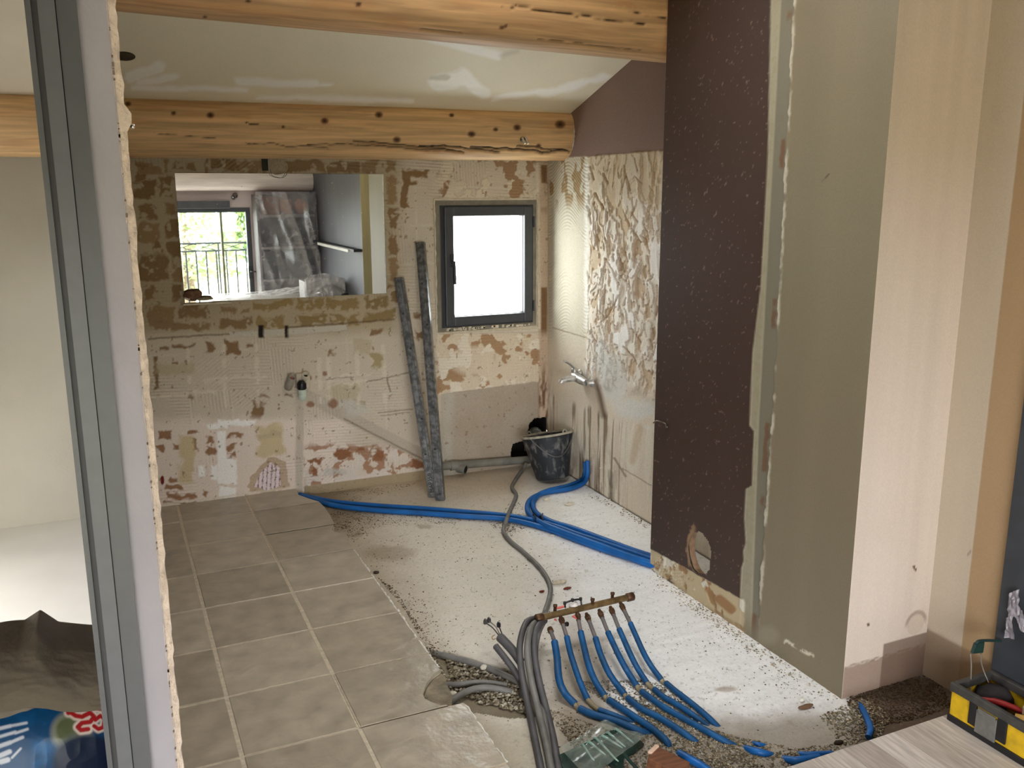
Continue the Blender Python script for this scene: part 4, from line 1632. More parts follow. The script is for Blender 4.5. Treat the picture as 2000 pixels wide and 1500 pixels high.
def blob(center, rad, seed, n=3, sq=(1, 1, 1), amp=0.3):
    bm = bmesh.new()
    bmesh.ops.create_icosphere(bm, subdivisions=n, radius=1)
    co = np.array([v.co[:] for v in bm.verts])
    d = fbm(co[:, 0] * 1.6 + co[:, 2] + seed, co[:, 1] * 1.6 - co[:, 2] * 0.7, seed, 4) - 0.5
    for v, k in zip(bm.verts, d):
        v.co = Vector((v.co.x * sq[0], v.co.y * sq[1], v.co.z * sq[2])) * (rad * (1 + amp * 2 * k)) + Vector([float(t) for t in center])
    me = bpy.data.meshes.new('blob')
    bm.to_mesh(me)
    bm.free()
    me.polygons.foreach_set('use_smooth', np.full(len(me.polygons), True))
    return me


p = on(376, 574, 1, 4.575)
link('lump', blob(p + np.array((0, 0, -0.004)), 0.034, 3, 3, (1.3, 0.7, 0.8), 0.35), mat('brown_crumb', (120, 92, 74), 0.95, var=0.2, scale=60, bump=0.5), lump)
p = on(400, 583, 1, 4.575)
link('slab_chip', blob(p, 0.02, 5, 2, (2.2, 0.8, 0.5), 0.3), mat('grey_crumb', (132, 120, 96), 0.95, var=0.15, scale=60), lump)
p = on(366, 582, 1, 4.57)
link('white_chip', blob(p, 0.012, 8, 2, (1.2, 0.8, 0.9), 0.3), mat('white_crumb', (232, 228, 220), 0.9), lump)
m = MB()
m.box((0.335, 4.578, 1.002), (0.56, 4.607, 1.011))
m.build('ledge', M_CHALK, lump)

# broken coping bricks exposed below the mirror
# ------------------------------------------------------------------ capped pipe outlets on the wall
fit = thing('capped_pipe_outlet', 'twin pipe outlet with black valve and pale green cap on the back wall', 'pipe fitting', tuple(on(580, 760, 1, YB)))
M_WHITEP = mat('aged_white_plastic', (196, 186, 166), 0.5, var=0.05)
p = on(590, 738, 1, YB)
m = MB()
m.box((p[0] - 0.036, YB - 0.032, p[2] - 0.052), (p[0] + 0.036, YB + 0.01, p[2] + 0.030))
bevelled(m.build('wall_block', M_WHITEP, fit), 0.008, 3)
a0 = on(571, 737, 1, 4.53)
a1 = on(563, 757, 1, 4.575)
ax = a0 - a1
ln = np.linalg.norm(ax)
M_SLV = mat('grey_sleeve', (150, 142, 130), 0.55, var=0.05)
m = MB()
m.lathe([(0.0, -0.004), (0.019, -0.004), (0.020, 0.0), (0.0195, ln), (0.0135, ln), (0.0135, ln - 0.02), (0.0, ln - 0.02)], a1, ax, 24)
m.build('sleeve', M_SLV, fit)
m = MB()
m.lathe([(0.009, ln - 0.022), (0.009, ln - 0.004), (0.006, ln - 0.004), (0.006, ln - 0.02)], a1, ax, 20)
m.build('copper_pipe', mat('copper_end', (176, 112, 92), 0.4, metal=0.6), fit)
b0_ = on(596, 735, 1, 4.57)
m = MB()
m.lathe([(0.0185, -0.02), (0.0185, 0.02), (0.0125, 0.02), (0.0125, 0.0), (0, 0.0)], b0_, (0.05, -0.7, 0.55), 24)
m.build('sleeve', M_WHITEP, fit)
m = MB()
m.lathe([(0.0, 0.001), (0.012, 0.001)], b0_, (0.05, -0.7, 0.55), 20)
m.build('sleeve_bore', mat('bore_dark', (30, 22, 16), 0.9), fit)
c1 = on(589, 750, 1, 4.545)
m = MB()
m.lathe([(0.0, 0.020), (0.012, 0.018), (0.0205, 0.008), (0.0215, -0.004), (0.021, -0.026), (0.018, -0.031), (0, -0.031)], c1, (0, 0.05, 1), 24)
for k in range(10):
    a = 2 * math.pi * k / 10
    m.box((-0.0025, -0.0025, -0.024), (0.0025, 0.0025, 0.004), Matrix.Translation(Vector([float(t) for t in c1])) @ Matrix.Rotation(a, 4, 'Z') @ Matrix.Translation((0.0215, 0, 0)))
m.build('valve_cap', mat('black_valve', (18, 18, 22), 0.35, spec=0.5), fit)
c2 = c1 + np.array((0, 0, -0.028))
m = MB()
m.lathe([(0.0, 0.0), (0.0205, 0.0), (0.0215, -0.004), (0.0215, -0.024), (0.0200, -0.0255), (0.0200, -0.0275), (0.0213, -0.029), (0.0205, -0.040), (0.0165, -0.052), (0.011, -0.059), (0.0, -0.060)], c2, (0, 0.0, 1), 28)
m.build('bottle_cap', mat('pale_green_plastic', (200, 212, 200), 0.35, var=0.02, spec=0.5), fit)

# ------------------------------------------------------------------ two galvanised metal studs
M_GALV = mat('galvanised_steel', (112, 114, 112), 0.33, metal=0.9, var=0.25, scale=40, second=(160, 162, 162), sfac=(0.4, 0.62), bump=0.1, bscale=70)
M_GALVD = mat('galvanised_shadow_side', (96, 96, 94), 0.5, metal=0.7, var=0.25, scale=60)


def stud(label, base_l, base_r, top_l, top_r, ytop, txt):
    """C-profile stud leaning on the wall; px corners of its face, foot on the floor"""
    bl, br_ = FL(*base_l, ZC), FL(*base_r, ZC)
    tl, tr_ = on(*top_l, 1, ytop), on(*top_r, 1, ytop)
    o = thing('metal_stud', label, 'metal rail', tuple((bl + br_) / 2), group=None)
    ex = br_ - bl
    wd = np.linalg.norm(ex)
    ex = ex / wd
    c0 = (bl + br_) / 2
    c1_ = (tl + tr_) / 2
    ez = c1_ - c0
    H = np.linalg.norm(ez)
    ez = ez / H
    ex = ex - ez * (ex @ ez)
    ex /= np.linalg.norm(ex)
    ey = np.cross(ez, ex)
    wd = 0.044
    Mx = Matrix(((ex[0], ey[0], ez[0], c0[0]), (ex[1], ey[1], ez[1], c0[1]), (ex[2], ey[2], ez[2], c0[2]), (0, 0, 0, 1)))
    t = 0.0018
    d = 0.034
    hw = wd / 2
    # front web (toward the room is -ey)
    m = MB()
    m.box((-hw, -t / 2, 0.0), (hw, t / 2, H), Mx)
    m.build('web', M_GALV, o)
    for sx in (-1, 1):
        m = MB()
        m.box((sx * hw - t / 2, -t / 2, 0), (sx * hw + t / 2, d, H), Mx)
        m.box((sx * hw - (t / 2 if sx < 0 else 0.008), d - t, 0), (sx * hw + (0.008 if sx < 0 else t / 2), d, H), Mx)
        m.build('flange', M_GALVD if sx < 0 else M_GALV, o)
    m = MB()
    for sx in (-0.36, 0.30):
        m.box((sx * wd - 0.0012, -t / 2 - 0.0012, 0), (sx * wd + 0.0012, -t / 2, H), Mx)
    m.build('rib', M_GALVD, o)
    for k in range(5):
        zz = H * (0.2 + 0.16 * k)
        m = MB()
        m.lathe([(0.0, 0.0), (0.006, 0.0), (0.004, 0.001), (0, 0.001)], Mx @ Vector((0.006 if k % 2 else -0.004, -t / 2 - 0.0003, zz)), tuple(-ey), 12)
        m.build('screw_hole', mat('hole_mark', (150, 150, 120) if k == 2 else (60, 60, 58), 0.6), o)
    me = text_mesh(txt, 0.03, 0.0002)
    # letters run up the rail
    T = Mx @ Matrix.Translation((0.009, -t / 2 - 0.0016, 0.028)) @ Matrix(((0, -1, 0, 0), (0, 0, -1, 0), (1, 0, 0, 0), (0, 0, 0, 1)))
    me.transform(T)
    link('printed_mark', me, mat('print_black', (24, 24, 24), 0.6), o)
    return o


stud('galvanised metal rail leaning on the wall, the shorter one nearer the mirror', (834, 972), (858, 973), (769, 543), (787, 543), 4.565, 'MAP350')
stud('galvanised metal rail leaning on the wall, the taller one beside the window', (850, 978), (868, 979), (811, 473), (828, 473), 4.555, 'S')

# ------------------------------------------------------------------ wall tap
tp = on(1150, 742, 0, XR)
tap = thing('wall_mixer_tap', 'dusty chrome mixer tap on the torn side wall', 'tap', tuple(tp))
M_CHR = mat('dusty_chrome', (190, 188, 184), 0.36, metal=0.65, var=0.15, scale=40)
body = lambda px, py, x: on(px, py, 0, x)
m = MB()
e0 = body(1157, 747, XR - 0.004)
m.lathe([(0.0, 0.0), (0.026, 0.0), (0.025, 0.006), (0.014, 0.014), (0.013, 0.04)], e0, (-1, 0, 0), 22)
m.build('escutcheon', M_CHR, tap)
e1 = body(1128, 730, XR - 0.03)
m = MB()
m.lathe([(0.0, 0.0), (0.024, 0.0), (0.023, 0.006), (0.014, 0.012), (0.013, 0.03)], body(1133, 729, XR - 0.004), (-1, 0, 0), 22)
m.build('escutcheon', M_CHR, tap)
ea = e0 + np.array((-0.036, 0, 0))
eb = body(1122, 735, XR - 0.04)
m = MB()
m.tube([ea, ea * 0.6 + eb * 0.4, eb], [0.019, 0.024, 0.026], 18)
m.build('body', M_CHR, tap)
s0 = ea * 0.35 + eb * 0.65
s1 = body(1098, 743, XR - 0.13)
m = MB()
m.tube(catmull([s0, s0 * 0.5 + s1 * 0.5 + np.array((0, 0, 0.004)), s1], 6), [0.017] * 8 + [0.0155] * 5, 16)
m.tube([s1, s1 + np.array((-0.008, 0, -0.014))], 0.0165, 16)
m.build('spout', M_CHR, tap)
m = MB()
m.lathe([(0.017, -0.012), (0.019, 0.0), (0.017, 0.012), (0.008, 0.018)], eb + np.array((0, 0, 0.030)), (0, 0, 1), 18)
l0 = eb + np.array((0, 0, 0.046))
l1 = body(1102, 705, XR - 0.12)
m.tube([l0, l0 * 0.5 + l1 * 0.5 + np.array((0, 0, 0.004)), l1], [0.012, 0.011, 0.010], 10, flat=0.55)
m.build('lever', M_CHR, tap)

# ------------------------------------------------------------------ bucket
bc = FL(1080, 938, ZC)
bk = thing('bucket', 'mortar-splashed black rubber bucket in the corner', 'bucket', tuple(bc))
H = 0.245
R0, R1 = 0.092, 0.142
tilt = Matrix.Translation(Vector([float(t) for t in bc]) + Vector((0.0, 0.0, 0.014))) @ Matrix.Rotation(math.radians(11), 4, Vector((-0.91, 0.41, 0))) @ Matrix.Rotation(math.radians(-8), 4, Vector((0.41, 0.91, 0)))


def bucketmat():
    mt = mat('splashed_rubber', (40, 44, 50), 0.55, var=0.1, scale=26, second=(140, 138, 134), sfac=(0.50, 0.78), stretch=(1.3, 1.3, 0.7))
    return mt


m = MB()
prof = [(0.0, 0.0), (R0 - 0.006, 0.0), (R0, 0.006)]
for t in np.linspace(0.05, 1, 14):
    prof.append((R0 + (R1 - R0) * t, H * t))
prof += [(R1 - 0.004, H)]
for t in np.linspace(1, 0.05, 10):
    prof.append((R0 + (R1 - R0) * t - 0.005, H * t))
prof.append((0, 0.01))
m.lathe(prof, (0, 0, 0), (0, 0, 1), 44)
m.v = [tuple(tilt @ Vector(v)) for v in m.v]
m.build('body', bucketmat(), bk)
m = MB()
m.lathe([(R1 - 0.007, H - 0.003), (R1 - 0.007, H + 0.007), (R1 + 0.008, H + 0.007), (R1 + 0.009, H - 0.004), (R1, H - 0.005)], (0, 0, 0), (0, 0, 1), 44)
m.v = [tuple(tilt @ Vector(v)) for v in m.v]
m.build('rim', mat('mortar_caked_rim', (170, 164, 148), 0.9, var=0.15, scale=30, bump=0.4), bk)
for sx in (-1, 1):
    m = MB()
    a = -1.25 + (math.pi if sx > 0 else 0)
    ce = Vector((R1 * math.cos(a) * 1.0, R1 * math.sin(a) * 1.0, H + 0.008))
    m.tube([ce + Vector((0.014 * math.cos(t) * -math.sin(a), 0.014 * math.cos(t) * math.cos(a), 0.014 * math.sin(t))) for t in np.linspace(-0.2, math.pi + 0.2, 14)], 0.004, 8)
    m.v = [tuple(tilt @ Vector(v)) for v in m.v]
    m.build('lug', mat('lug_grey', (150, 146, 136), 0.8), bk)
m = MB()
pts = []
for t in np.linspace(0, 1, 26):
    a = math.pi * t
    base = Vector((R1 * math.cos(-1.25) * math.cos(a), R1 * math.sin(-1.25) * math.cos(a), H + 0.008))
    side = Vector((math.sin(-1.25), -math.cos(-1.25), 0)) * -1
    out = Vector((-math.sin(-1.25) * 0.0, 0, 0))
    drop = Vector((-0.55, -0.62, -0.62)).normalized() * 0.0
    pts.append(base)
# handle hangs down the room side
A0 = Vector((R1 * math.cos(-0.55) + 0.004, R1 * math.sin(-0.55) - 0.004, H + 0.006))
A1 = Vector((R1 * math.cos(-2.75) - 0.004, R1 * math.sin(-2.75) - 0.004, H + 0.006))
for i, t in enumerate(np.linspace(0, 1, 26)):
    a = -0.55 + (-2.75 + 0.55) * t
    dz = 0.125 * math.sin(math.pi * t)
    rr = R1 - (R1 - R0) * (dz / H) + 0.007
    pts[i] = Vector((rr * math.cos(a), rr * math.sin(a), H + 0.006 - dz))
m.tube(pts, 0.0028, 8)
m.v = [tuple(tilt @ Vector(v)) for v in m.v]
m.build('wire_handle', mat('handle_wire', (120, 120, 118), 0.4, metal=0.7), bk)

# ------------------------------------------------------------------ drain pipe at the foot of the wall
dp = thing('drain_pipe', 'grey plastic drain pipe along the foot of the back wall', 'pipe', tuple(on(940, 908, 1, 4.56)))
M_DP = mat('dusty_grey_pvc', (120, 118, 110), 0.6, var=0.12, scale=14)
d0 = on(862, 911, 1, 4.56)
d1 = on(1030, 898, 1, 4.56)
m = MB()
m.tube([d0, d1, d1 + np.array((0.25, 0, 0.004))], 0.0225, 18)
m.build('straight_pipe', M_DP, dp)
m = MB()
for px_ in (889,):
    q = on(px_, 909, 1, 4.56)
    m.tube([q - np.array((0.03, 0, 0)), q + np.array((0.012, 0, 0))], 0.027, 18)
q = on(903, 914, 1, 4.545)
m.tube([q + np.array((-0.02, 0.015, 0.0)), q + np.array((0.012, -0.02, -0.006))], 0.027, 18)
m.build('tee_piece', M_DP, dp)
m = MB()
m.lathe([(0.0, 0.0008), (0.021, 0.0008)], q + np.array((0.012, -0.02, -0.006)), np.array((0.032, -0.035, -0.006)), 18)
m.build('open_end', mat('pipe_mouth', (20, 18, 16), 0.9), dp)
# elbow inside the hole
el = thing('soil_elbow', 'dark pipe elbow inside the knocked-out hole behind the bucket', 'pipe', tuple(on(1058, 850, 1, 4.68)))
m = MB()
m.tube(catmull([on(1030, 880, 1, 4.66), on(1032, 854, 1, 4.66), on(1044, 840, 1, 4.66), on(1055, 852, 1, 4.66), on(1056, 885, 1, 4.66)], 6), 0.020, 14)
m.build('bend', mat('elbow_grey', (74, 70, 62), 0.6), el)
m = MB()
m.tube([on(1056, 849, 1, 4.635), on(1064, 851, 1, 4.625)], 0.003, 8)
m.build('screw', mat('screw_steel', (170, 166, 156), 0.4, metal=0.6), el)

# ------------------------------------------------------------------ pipes and conduits on the floor
M_BLUE = mat('blue_corrugated_sleeve', (22, 98, 172), 0.42, var=0.10, scale=12, spec=0.45)
M_BLUED = mat('dusty_blue_sleeve', (16, 78, 128), 0.55, var=0.14, scale=20, spec=0.4)
M_GREY = mat('grey_conduit', (118, 116, 112), 0.5, var=0.10, scale=20, spec=0.4)
M_GREYD = mat('dark_grey_conduit', (88, 86, 88), 0.5, var=0.10, scale=20, spec=0.4)


def corrugated(pts, r, pitch=0.0042, amp=0.045, sides=10, sub=10):
    c = catmull(pts, sub)
    # even resampling
    c = np.array(c)
    d = np.r_[0, np.cumsum(np.linalg.norm(np.diff(c, axis=0), axis=1))]
    n = max(8, int(d[-1] / (pitch / 2)))
    s = np.linspace(0, d[-1], n)
    q = np.stack([np.interp(s, d, c[:, k]) for k in range(3)], -1)
    rr = [r * (1 + amp * (1 if i % 2 else -1)) for i in range(n)]
    return MB().tube(q, rr, sides)


def pxpath(lst):
    return [p if isinstance(p, np.ndarray) else FL(p[0], p[1], p[2] if len(p) > 2 else ZC + 0.014) for p in lst]


RB = 0.0128
zb = ZC + 0.016
rows = [
    ('blue water pipe across the floor from the tiles, rear one of the pair', [(584, 966, ZC + .02), (610, 972, zb), (660, 981, zb), (740, 988, zb), (820, 993, zb), (900, 999, zb), (980, 1006, zb), (1030, 1014, zb), (1080, 1026, zb), (1130, 1044, zb), (1190, 1064, zb), (1240, 1081, zb), (1300, 1102, zb)]),
    ('blue water pipe across the floor from the tiles, front one of the pair', [(588, 969, ZC + .02), (622, 979, zb), (664, 989, zb), (740, 997, zb), (820, 1002, zb), (900, 1008, zb), (980, 1013, zb), (1030, 1022, zb), (1080, 1037, zb), (1130, 1056, zb), (1190, 1077, zb), (1240, 1093, zb), (1300, 1114, zb)]),
    ('blue water pipe looping out from the corner behind the bucket, inner one', [on(1143, 903, 0, XR - 0.022), on(1143, 925, 0, XR - 0.022), (1135, 938, zb), (1110, 949, zb), (1072, 958, zb + .008), (1050, 968, zb), (1041, 984, zb), (1048, 1002, zb + 0.006), (1075, 1018, zb + 0.01), (1120, 1032, zb + .006), (1180, 1054, zb + .004), (1240, 1076, zb), (1300, 1095, zb)]),
    ('blue water pipe looping out from the corner behind the bucket, outer one', [on(1147, 900, 0, XR - 0.020), on(1147, 927, 0, XR - 0.020), (1138, 944, zb), (1110, 955, zb), (1066, 962, zb), (1038, 974, zb), (1030, 990, zb), (1036, 1006, zb), (1060, 1022, zb + .016), (1110, 1042, zb + .014), (1170, 1064, zb + .012), (1230, 1086, zb + 0.008), (1300, 1108, zb + .004)]),
]
for lab, pth in rows:
    o = tag(corrugated(pxpath(pth), RB, sub=8).build('blue_pipe', M_BLUE), lab, 'pipe')
# cable ties round the crossing
for i, (q, ex_) in enumerate([((1041, 1015), (1046, 1005)), ((1055, 1017), (1061, 1004))]):
    ct = FL(q[0] + 3, q[1], ZC + 0.022)
    m = MB()
    dirn = np.array((0.55, -0.83, 0))
    pr = np.array((0.83, 0.55, 0))
    loop = [ct + pr * 0.046 * math.cos(a) * 0 + np.array((-dirn[1] * 0 + 0, 0, 0)) + (np.array((0.25, 0.97, 0)) * 0.040 * math.cos(a)) + np.array((0, 0, 0.024 * math.sin(a))) for a in np.linspace(0, 2 * math.pi, 24)]
    m.tube(loop, 0.0022, 6, flat=2.0)
    e = on(ex_[0], ex_[1], 2, ZC + 0.05)
    m.tube([loop[6], loop[6] * 0.5 + e * 0.5 + np.array((0, 0, 0.01)), e], 0.002, 6)
    tag(m.build('cable_tie', mat('black_tie', (24, 24, 26), 0.5)), ['black cable tie round the blue pipes, the left of two', 'black cable tie round the blue pipes, the right of two'][i], 'cable tie')

# grey conduit from behind the bucket to the manifold
zg = ZC + 0.011
tag(corrugated(pxpath([(1028, 905, ZC + .05), (1020, 918, zg), (1006, 938, zg), (1000, 952, zg), (1008, 966, zg), (1003, 982, zg), (995, 1000, zg), (990, 1014, ZC + .046), (985, 1026, zg + .012), (984, 1040, zg), (996, 1056, zg), (1022, 1078, zg), (1050, 1104, zg), (1068, 1128, zg), (1075, 1150, zg), (1072, 1172, zg), (1064, 1196, zg)]), 0.0098, sub=8).build('grey_conduit', M_GREY), 'grey conduit winding from the bucket to the brass manifold', 'conduit')

ZM = ZC + 0.145     # manifold height
bundle = [
    ('dark grey conduit arching at the left of the thick bundle', [(1046, 1208, ZM - .03), (1030, 1214, ZM - .01), (1020, 1236, ZM - .01), (1015, 1270, ZM - .03), (1020, 1320, .02), (1032, 1380, zg + .01), (1044, 1440, zg), (1056, 1500, zg), (1064, 1550, zg)], 0.0108, M_GREYD),
    ('grey conduit in the middle of the thick bundle by the manifold', [(1054, 1212, ZM - .03), (1040, 1222, ZM - .005), (1032, 1244, ZM), (1030, 1280, ZM - .03), (1038, 1330, .03), (1052, 1390, zg + .02), (1064, 1440, zg + .01), (1076, 1500, zg + .01), (1082, 1550, zg)], 0.0108, M_GREY),
    ('grey conduit at the right of the thick bundle by the manifold', [(1064, 1212, ZM - .03), (1052, 1222, ZM - .005), (1044, 1242, ZM - .01), (1044, 1280, ZM - .04), (1053, 1330, .02), (1068, 1390, zg), (1080, 1440, zg), (1090, 1500, zg), (1096, 1550, zg)], 0.0108, M_GREYD),
    ('grey conduit lying lowest in the thick bundle', [(1062, 1214, ZM - .06), (1052, 1236, .03), (1046, 1270, zg + .012), (1047, 1310, zg), (1050, 1350, zg), (1062, 1400, zg), (1070, 1450, zg), (1080, 1550, zg)], 0.0098, M_GREY),
]
for lab, pth, r_, mm in bundle:
    tag(corrugated(pxpath(pth), r_, sub=8).build('grey_conduit', mm), lab, 'conduit')

# cut conduits with wires
cc = thing('wired_conduit', 'cut grey conduit standing up with black connectors on its wires', 'conduit', tuple(FL(1012, 1290, ZC)))
pa = pxpath([(976, 1244, .055), (990, 1258, .045), (1004, 1274, .03), (1018, 1294, 0.0)])
corrugated(pa, 0.0155, amp=0.02).build('sleeve', M_GREYD, cc)
M_WIRE = mat('wire_black', (40, 38, 38), 0.5)
for i, (q0, q1, q2) in enumerate([((976, 1243), (962, 1226), (948, 1216)), ((978, 1243), (968, 1224), (955, 1213)), ((982, 1243), (978, 1232), (974, 1222))]):
    m = MB()
    m.tube(catmull([FL(*q0, .055), FL(*q1, .075), FL(*q2, .08)], 6), 0.0022, 6)
    wr = m.build('wire', mat('wire_%d' % i, [(70, 70, 68), (120, 118, 110), (36, 34, 36)][i], 0.5), cc)
    e = FL(*q2, .08)
    m = MB()
    m.box((e[0] - 0.006, e[1] - 0.005, e[2] - 0.005), (e[0] + 0.006, e[1] + 0.005, e[2] + 0.009))
    m.box((e[0] - 0.003, e[1] - 0.007, e[2] + 0.004), (e[0] + 0.004, e[1] + 0.006, e[2] + 0.013))
    bevelled(m.build('connector', mat('connector_%d' % i, [(70, 66, 62), (60, 56, 54), (26, 24, 26)][i], 0.45), wr), 0.0012)
m = MB()
m.tube(catmull([FL(966, 1240, .05), FL(961, 1244, .055), FL(963, 1249, .05), FL(968, 1247, .05)], 6), 0.0014, 6)
m.build('brass_ring', mat('brass_ring', (176, 140, 70), 0.4, metal=0.6), cc)
tag(corrugated(pxpath([(968, 1262, .045), (984, 1282, .03), (1002, 1306, .0), (1016, 1330, zg), (1022, 1348, zg), (1022, 1362, ZC - .01)]), 0.0108).build('grey_conduit', M_GREYD), 'cut grey conduit curving into the rubble with an open end', 'conduit')
for lab, pth in [('grey conduit half buried along the upper rim of the rubble trench', [(846, 1276, ZC - .01), (880, 1284, ZC - .004), (920, 1294, ZC), (960, 1308, ZC), (1000, 1326, ZC), (1020, 1340, ZC - .006)]),
                 ('dusty grey conduit crossing the middle of the rubble trench', [(874, 1338, ZC - .01), (900, 1337, ZC), (930, 1334, ZC + .003), (960, 1335, ZC), (990, 1340, ZC - .008)]),
                 ('grey conduit curving along the lower rim of the rubble trench', [(880, 1372, ZC - .006), (892, 1362, ZC + .002), (915, 1349, ZC + .006), (945, 1343, ZC + .006), (975, 1346, ZC), (1000, 1352, ZC - .01)])]:
    tag(corrugated(pxpath(pth), 0.0105).build('grey_conduit', M_GREY), lab, 'conduit')

# ------------------------------------------------------------------ brass manifold
M_BRASS = mat('tarnished_brass', (120, 98, 66), 0.42, metal=0.55, var=0.22, scale=40)
M_BRASSD = mat('dark_brass', (84, 58, 38), 0.5, metal=0.4, var=0.25, scale=50)
mf0 = FL(1054, 1207, ZM)
mf1 = FL(1230, 1166, ZM)
man = thing('brass_manifold', 'brass water manifold feeding seven blue sleeved pipes', 'manifold', tuple((mf0 + mf1) / 2))
ax = (mf1 - mf0) / np.linalg.norm(mf1 - mf0)
MLEN = np.linalg.norm(mf1 - mf0)
m = MB()
m.tube([mf0, mf1], 0.0115, 18)
m.build('bar', M_BRASS, man)
for c_, a_ in ((mf1, ax), (mf0, -ax)):
    m = MB()
    m.lathe([(0.0, 0.016), (0.012, 0.016), (0.0155, 0.013), (0.0155, -0.012), (0.012, -0.014)], c_, a_, 14)
    m.build('end_cap', M_BRASSD, man)
for (px_, py_) in ((1084, 1190), (1157, 1178), (1196, 1166)):
    q = FL(px_, py_, ZM + 0.012)
    m = MB()
    m.lathe([(0.006, -0.01), (0.0055, 0.008), (0.0075, 0.009), (0.0075, 0.017), (0.0, 0.019)], q, (0.1, 0.1, 1), 12)
    m.build('bleed_screw', M_BRASSD, man)
# valve with loop handle and white dial, red lever
m = MB()
hp = [FL(1104, 1186, ZM + .01), FL(1103, 1178, ZM + .03), FL(1118, 1172, ZM + .035), FL(1134, 1170, ZM + .03), FL(1136, 1182, ZM + .01)]
m.tube(hp, 0.0035, 8)
for q in hp[1:4]:
    m.lathe([(0.0, -0.005), (0.0055, -0.005), (0.0055, 0.005), (0, 0.005)], q, (0, 0, 1), 10)
m.build('bracket', mat('bracket_black', (34, 30, 30), 0.4), man)
m = MB()
q = FL(1120, 1181, ZM + .012)
m.lathe([(0.017, -0.01), (0.017, 0.002), (0.012, 0.010), (0.0, 0.012)], q, (0, 0, 1), 18)
m.build('white_dial', mat('white_dial', (226, 222, 216), 0.4), man)
M_RED = mat('red_lever', (226, 112, 104), 0.5, var=0.05)
m = MB()
q = FL(1096, 1186, ZM + .008)
m.tube([q + ax * -0.022, q + ax * 0.012], 0.006, 10, flat=0.6)
m.build('red_lever', M_RED, man)
m = MB()
q = FL(1117, 1204, ZM + .006)
m.prism([(0, 0), (0.012, 0.004), (0.006, -0.024)], -0.002, 0.002, Matrix.Translation(Vector([float(t) for t in q])))
m.build('red_tab', M_RED, man)
m = MB()
m.prism([(0, 0), (0.008, 0.003), (0.004, -0.014)], -0.002, 0.002, Matrix.Translation(Vector([float(t) for t in FL(1082, 1210, ZM - .01)])))
m.build('red_tab', M_RED, man)

pipes = [
    # outlet px on the bar (None when loose), grey section end = sleeve top, sleeve path, lower path
    (None, (1074, 1228), [(1083, 1253), (1088, 1285), (1092, 1327), (1104, 1355), (1123, 1375)], [(1132, 1384), (1160, 1396), (1200, 1408), (1240, 1424), (1268, 1436)], 0.0145),
    ((1096, 1208), None, [(1107, 1244), (1114, 1275), (1126, 1313), (1138, 1345), (1148, 1366)], [(1170, 1387), (1195, 1396), (1236, 1412)], 0.0125),
    ((1128, 1200), None, [(1134, 1234), (1141, 1265), (1151, 1303), (1165, 1335), (1181, 1359)], [(1189, 1367), (1212, 1382), (1247, 1405), (1276, 1425), (1300, 1446), (1307, 1460)], 0.0135),
    ((1147, 1203), None, [(1163, 1246), (1172, 1275), (1186, 1308), (1202, 1333), (1220, 1356)], [(1226, 1363), (1253, 1384), (1287, 1401), (1330, 1428), (1362, 1452)], 0.0128),
    ((1172, 1196), None, [(1187, 1234), (1198, 1258), (1213, 1289), (1229, 1317), (1244, 1340)], [(1253, 1350), (1280, 1370), (1303, 1385), (1350, 1411), (1395, 1436), (1436, 1458)], 0.0125),
    ((1194, 1190), None, [(1209, 1228), (1220, 1253), (1234, 1284), (1248, 1310), (1264, 1334)], [(1278, 1346), (1300, 1364), (1316, 1372), (1350, 1394), (1384, 1420)], 0.0120),
    ((1214, 1182), None, [(1231, 1217), (1243, 1244), (1258, 1277), (1274, 1304), (1292, 1328)], [(1301, 1334), (1320, 1350), (1350, 1373), (1382, 1400), (1404, 1422)], 0.0118),
]
labs = ['first blue sleeved pipe from the left, unscrewed from the brass manifold', 'second blue sleeved pipe from the left on the brass manifold', 'third blue sleeved pipe from the left, under the white dial',
        'fourth blue sleeved pipe, in the middle of the seven on the manifold', 'third blue sleeved pipe from the right on the brass manifold', 'second blue sleeved pipe from the right on the brass manifold', 'last blue sleeved pipe at the capped right end of the manifold']
M_PEX = mat('grey_inner_pipe', (110, 104, 104), 0.5, var=0.08)
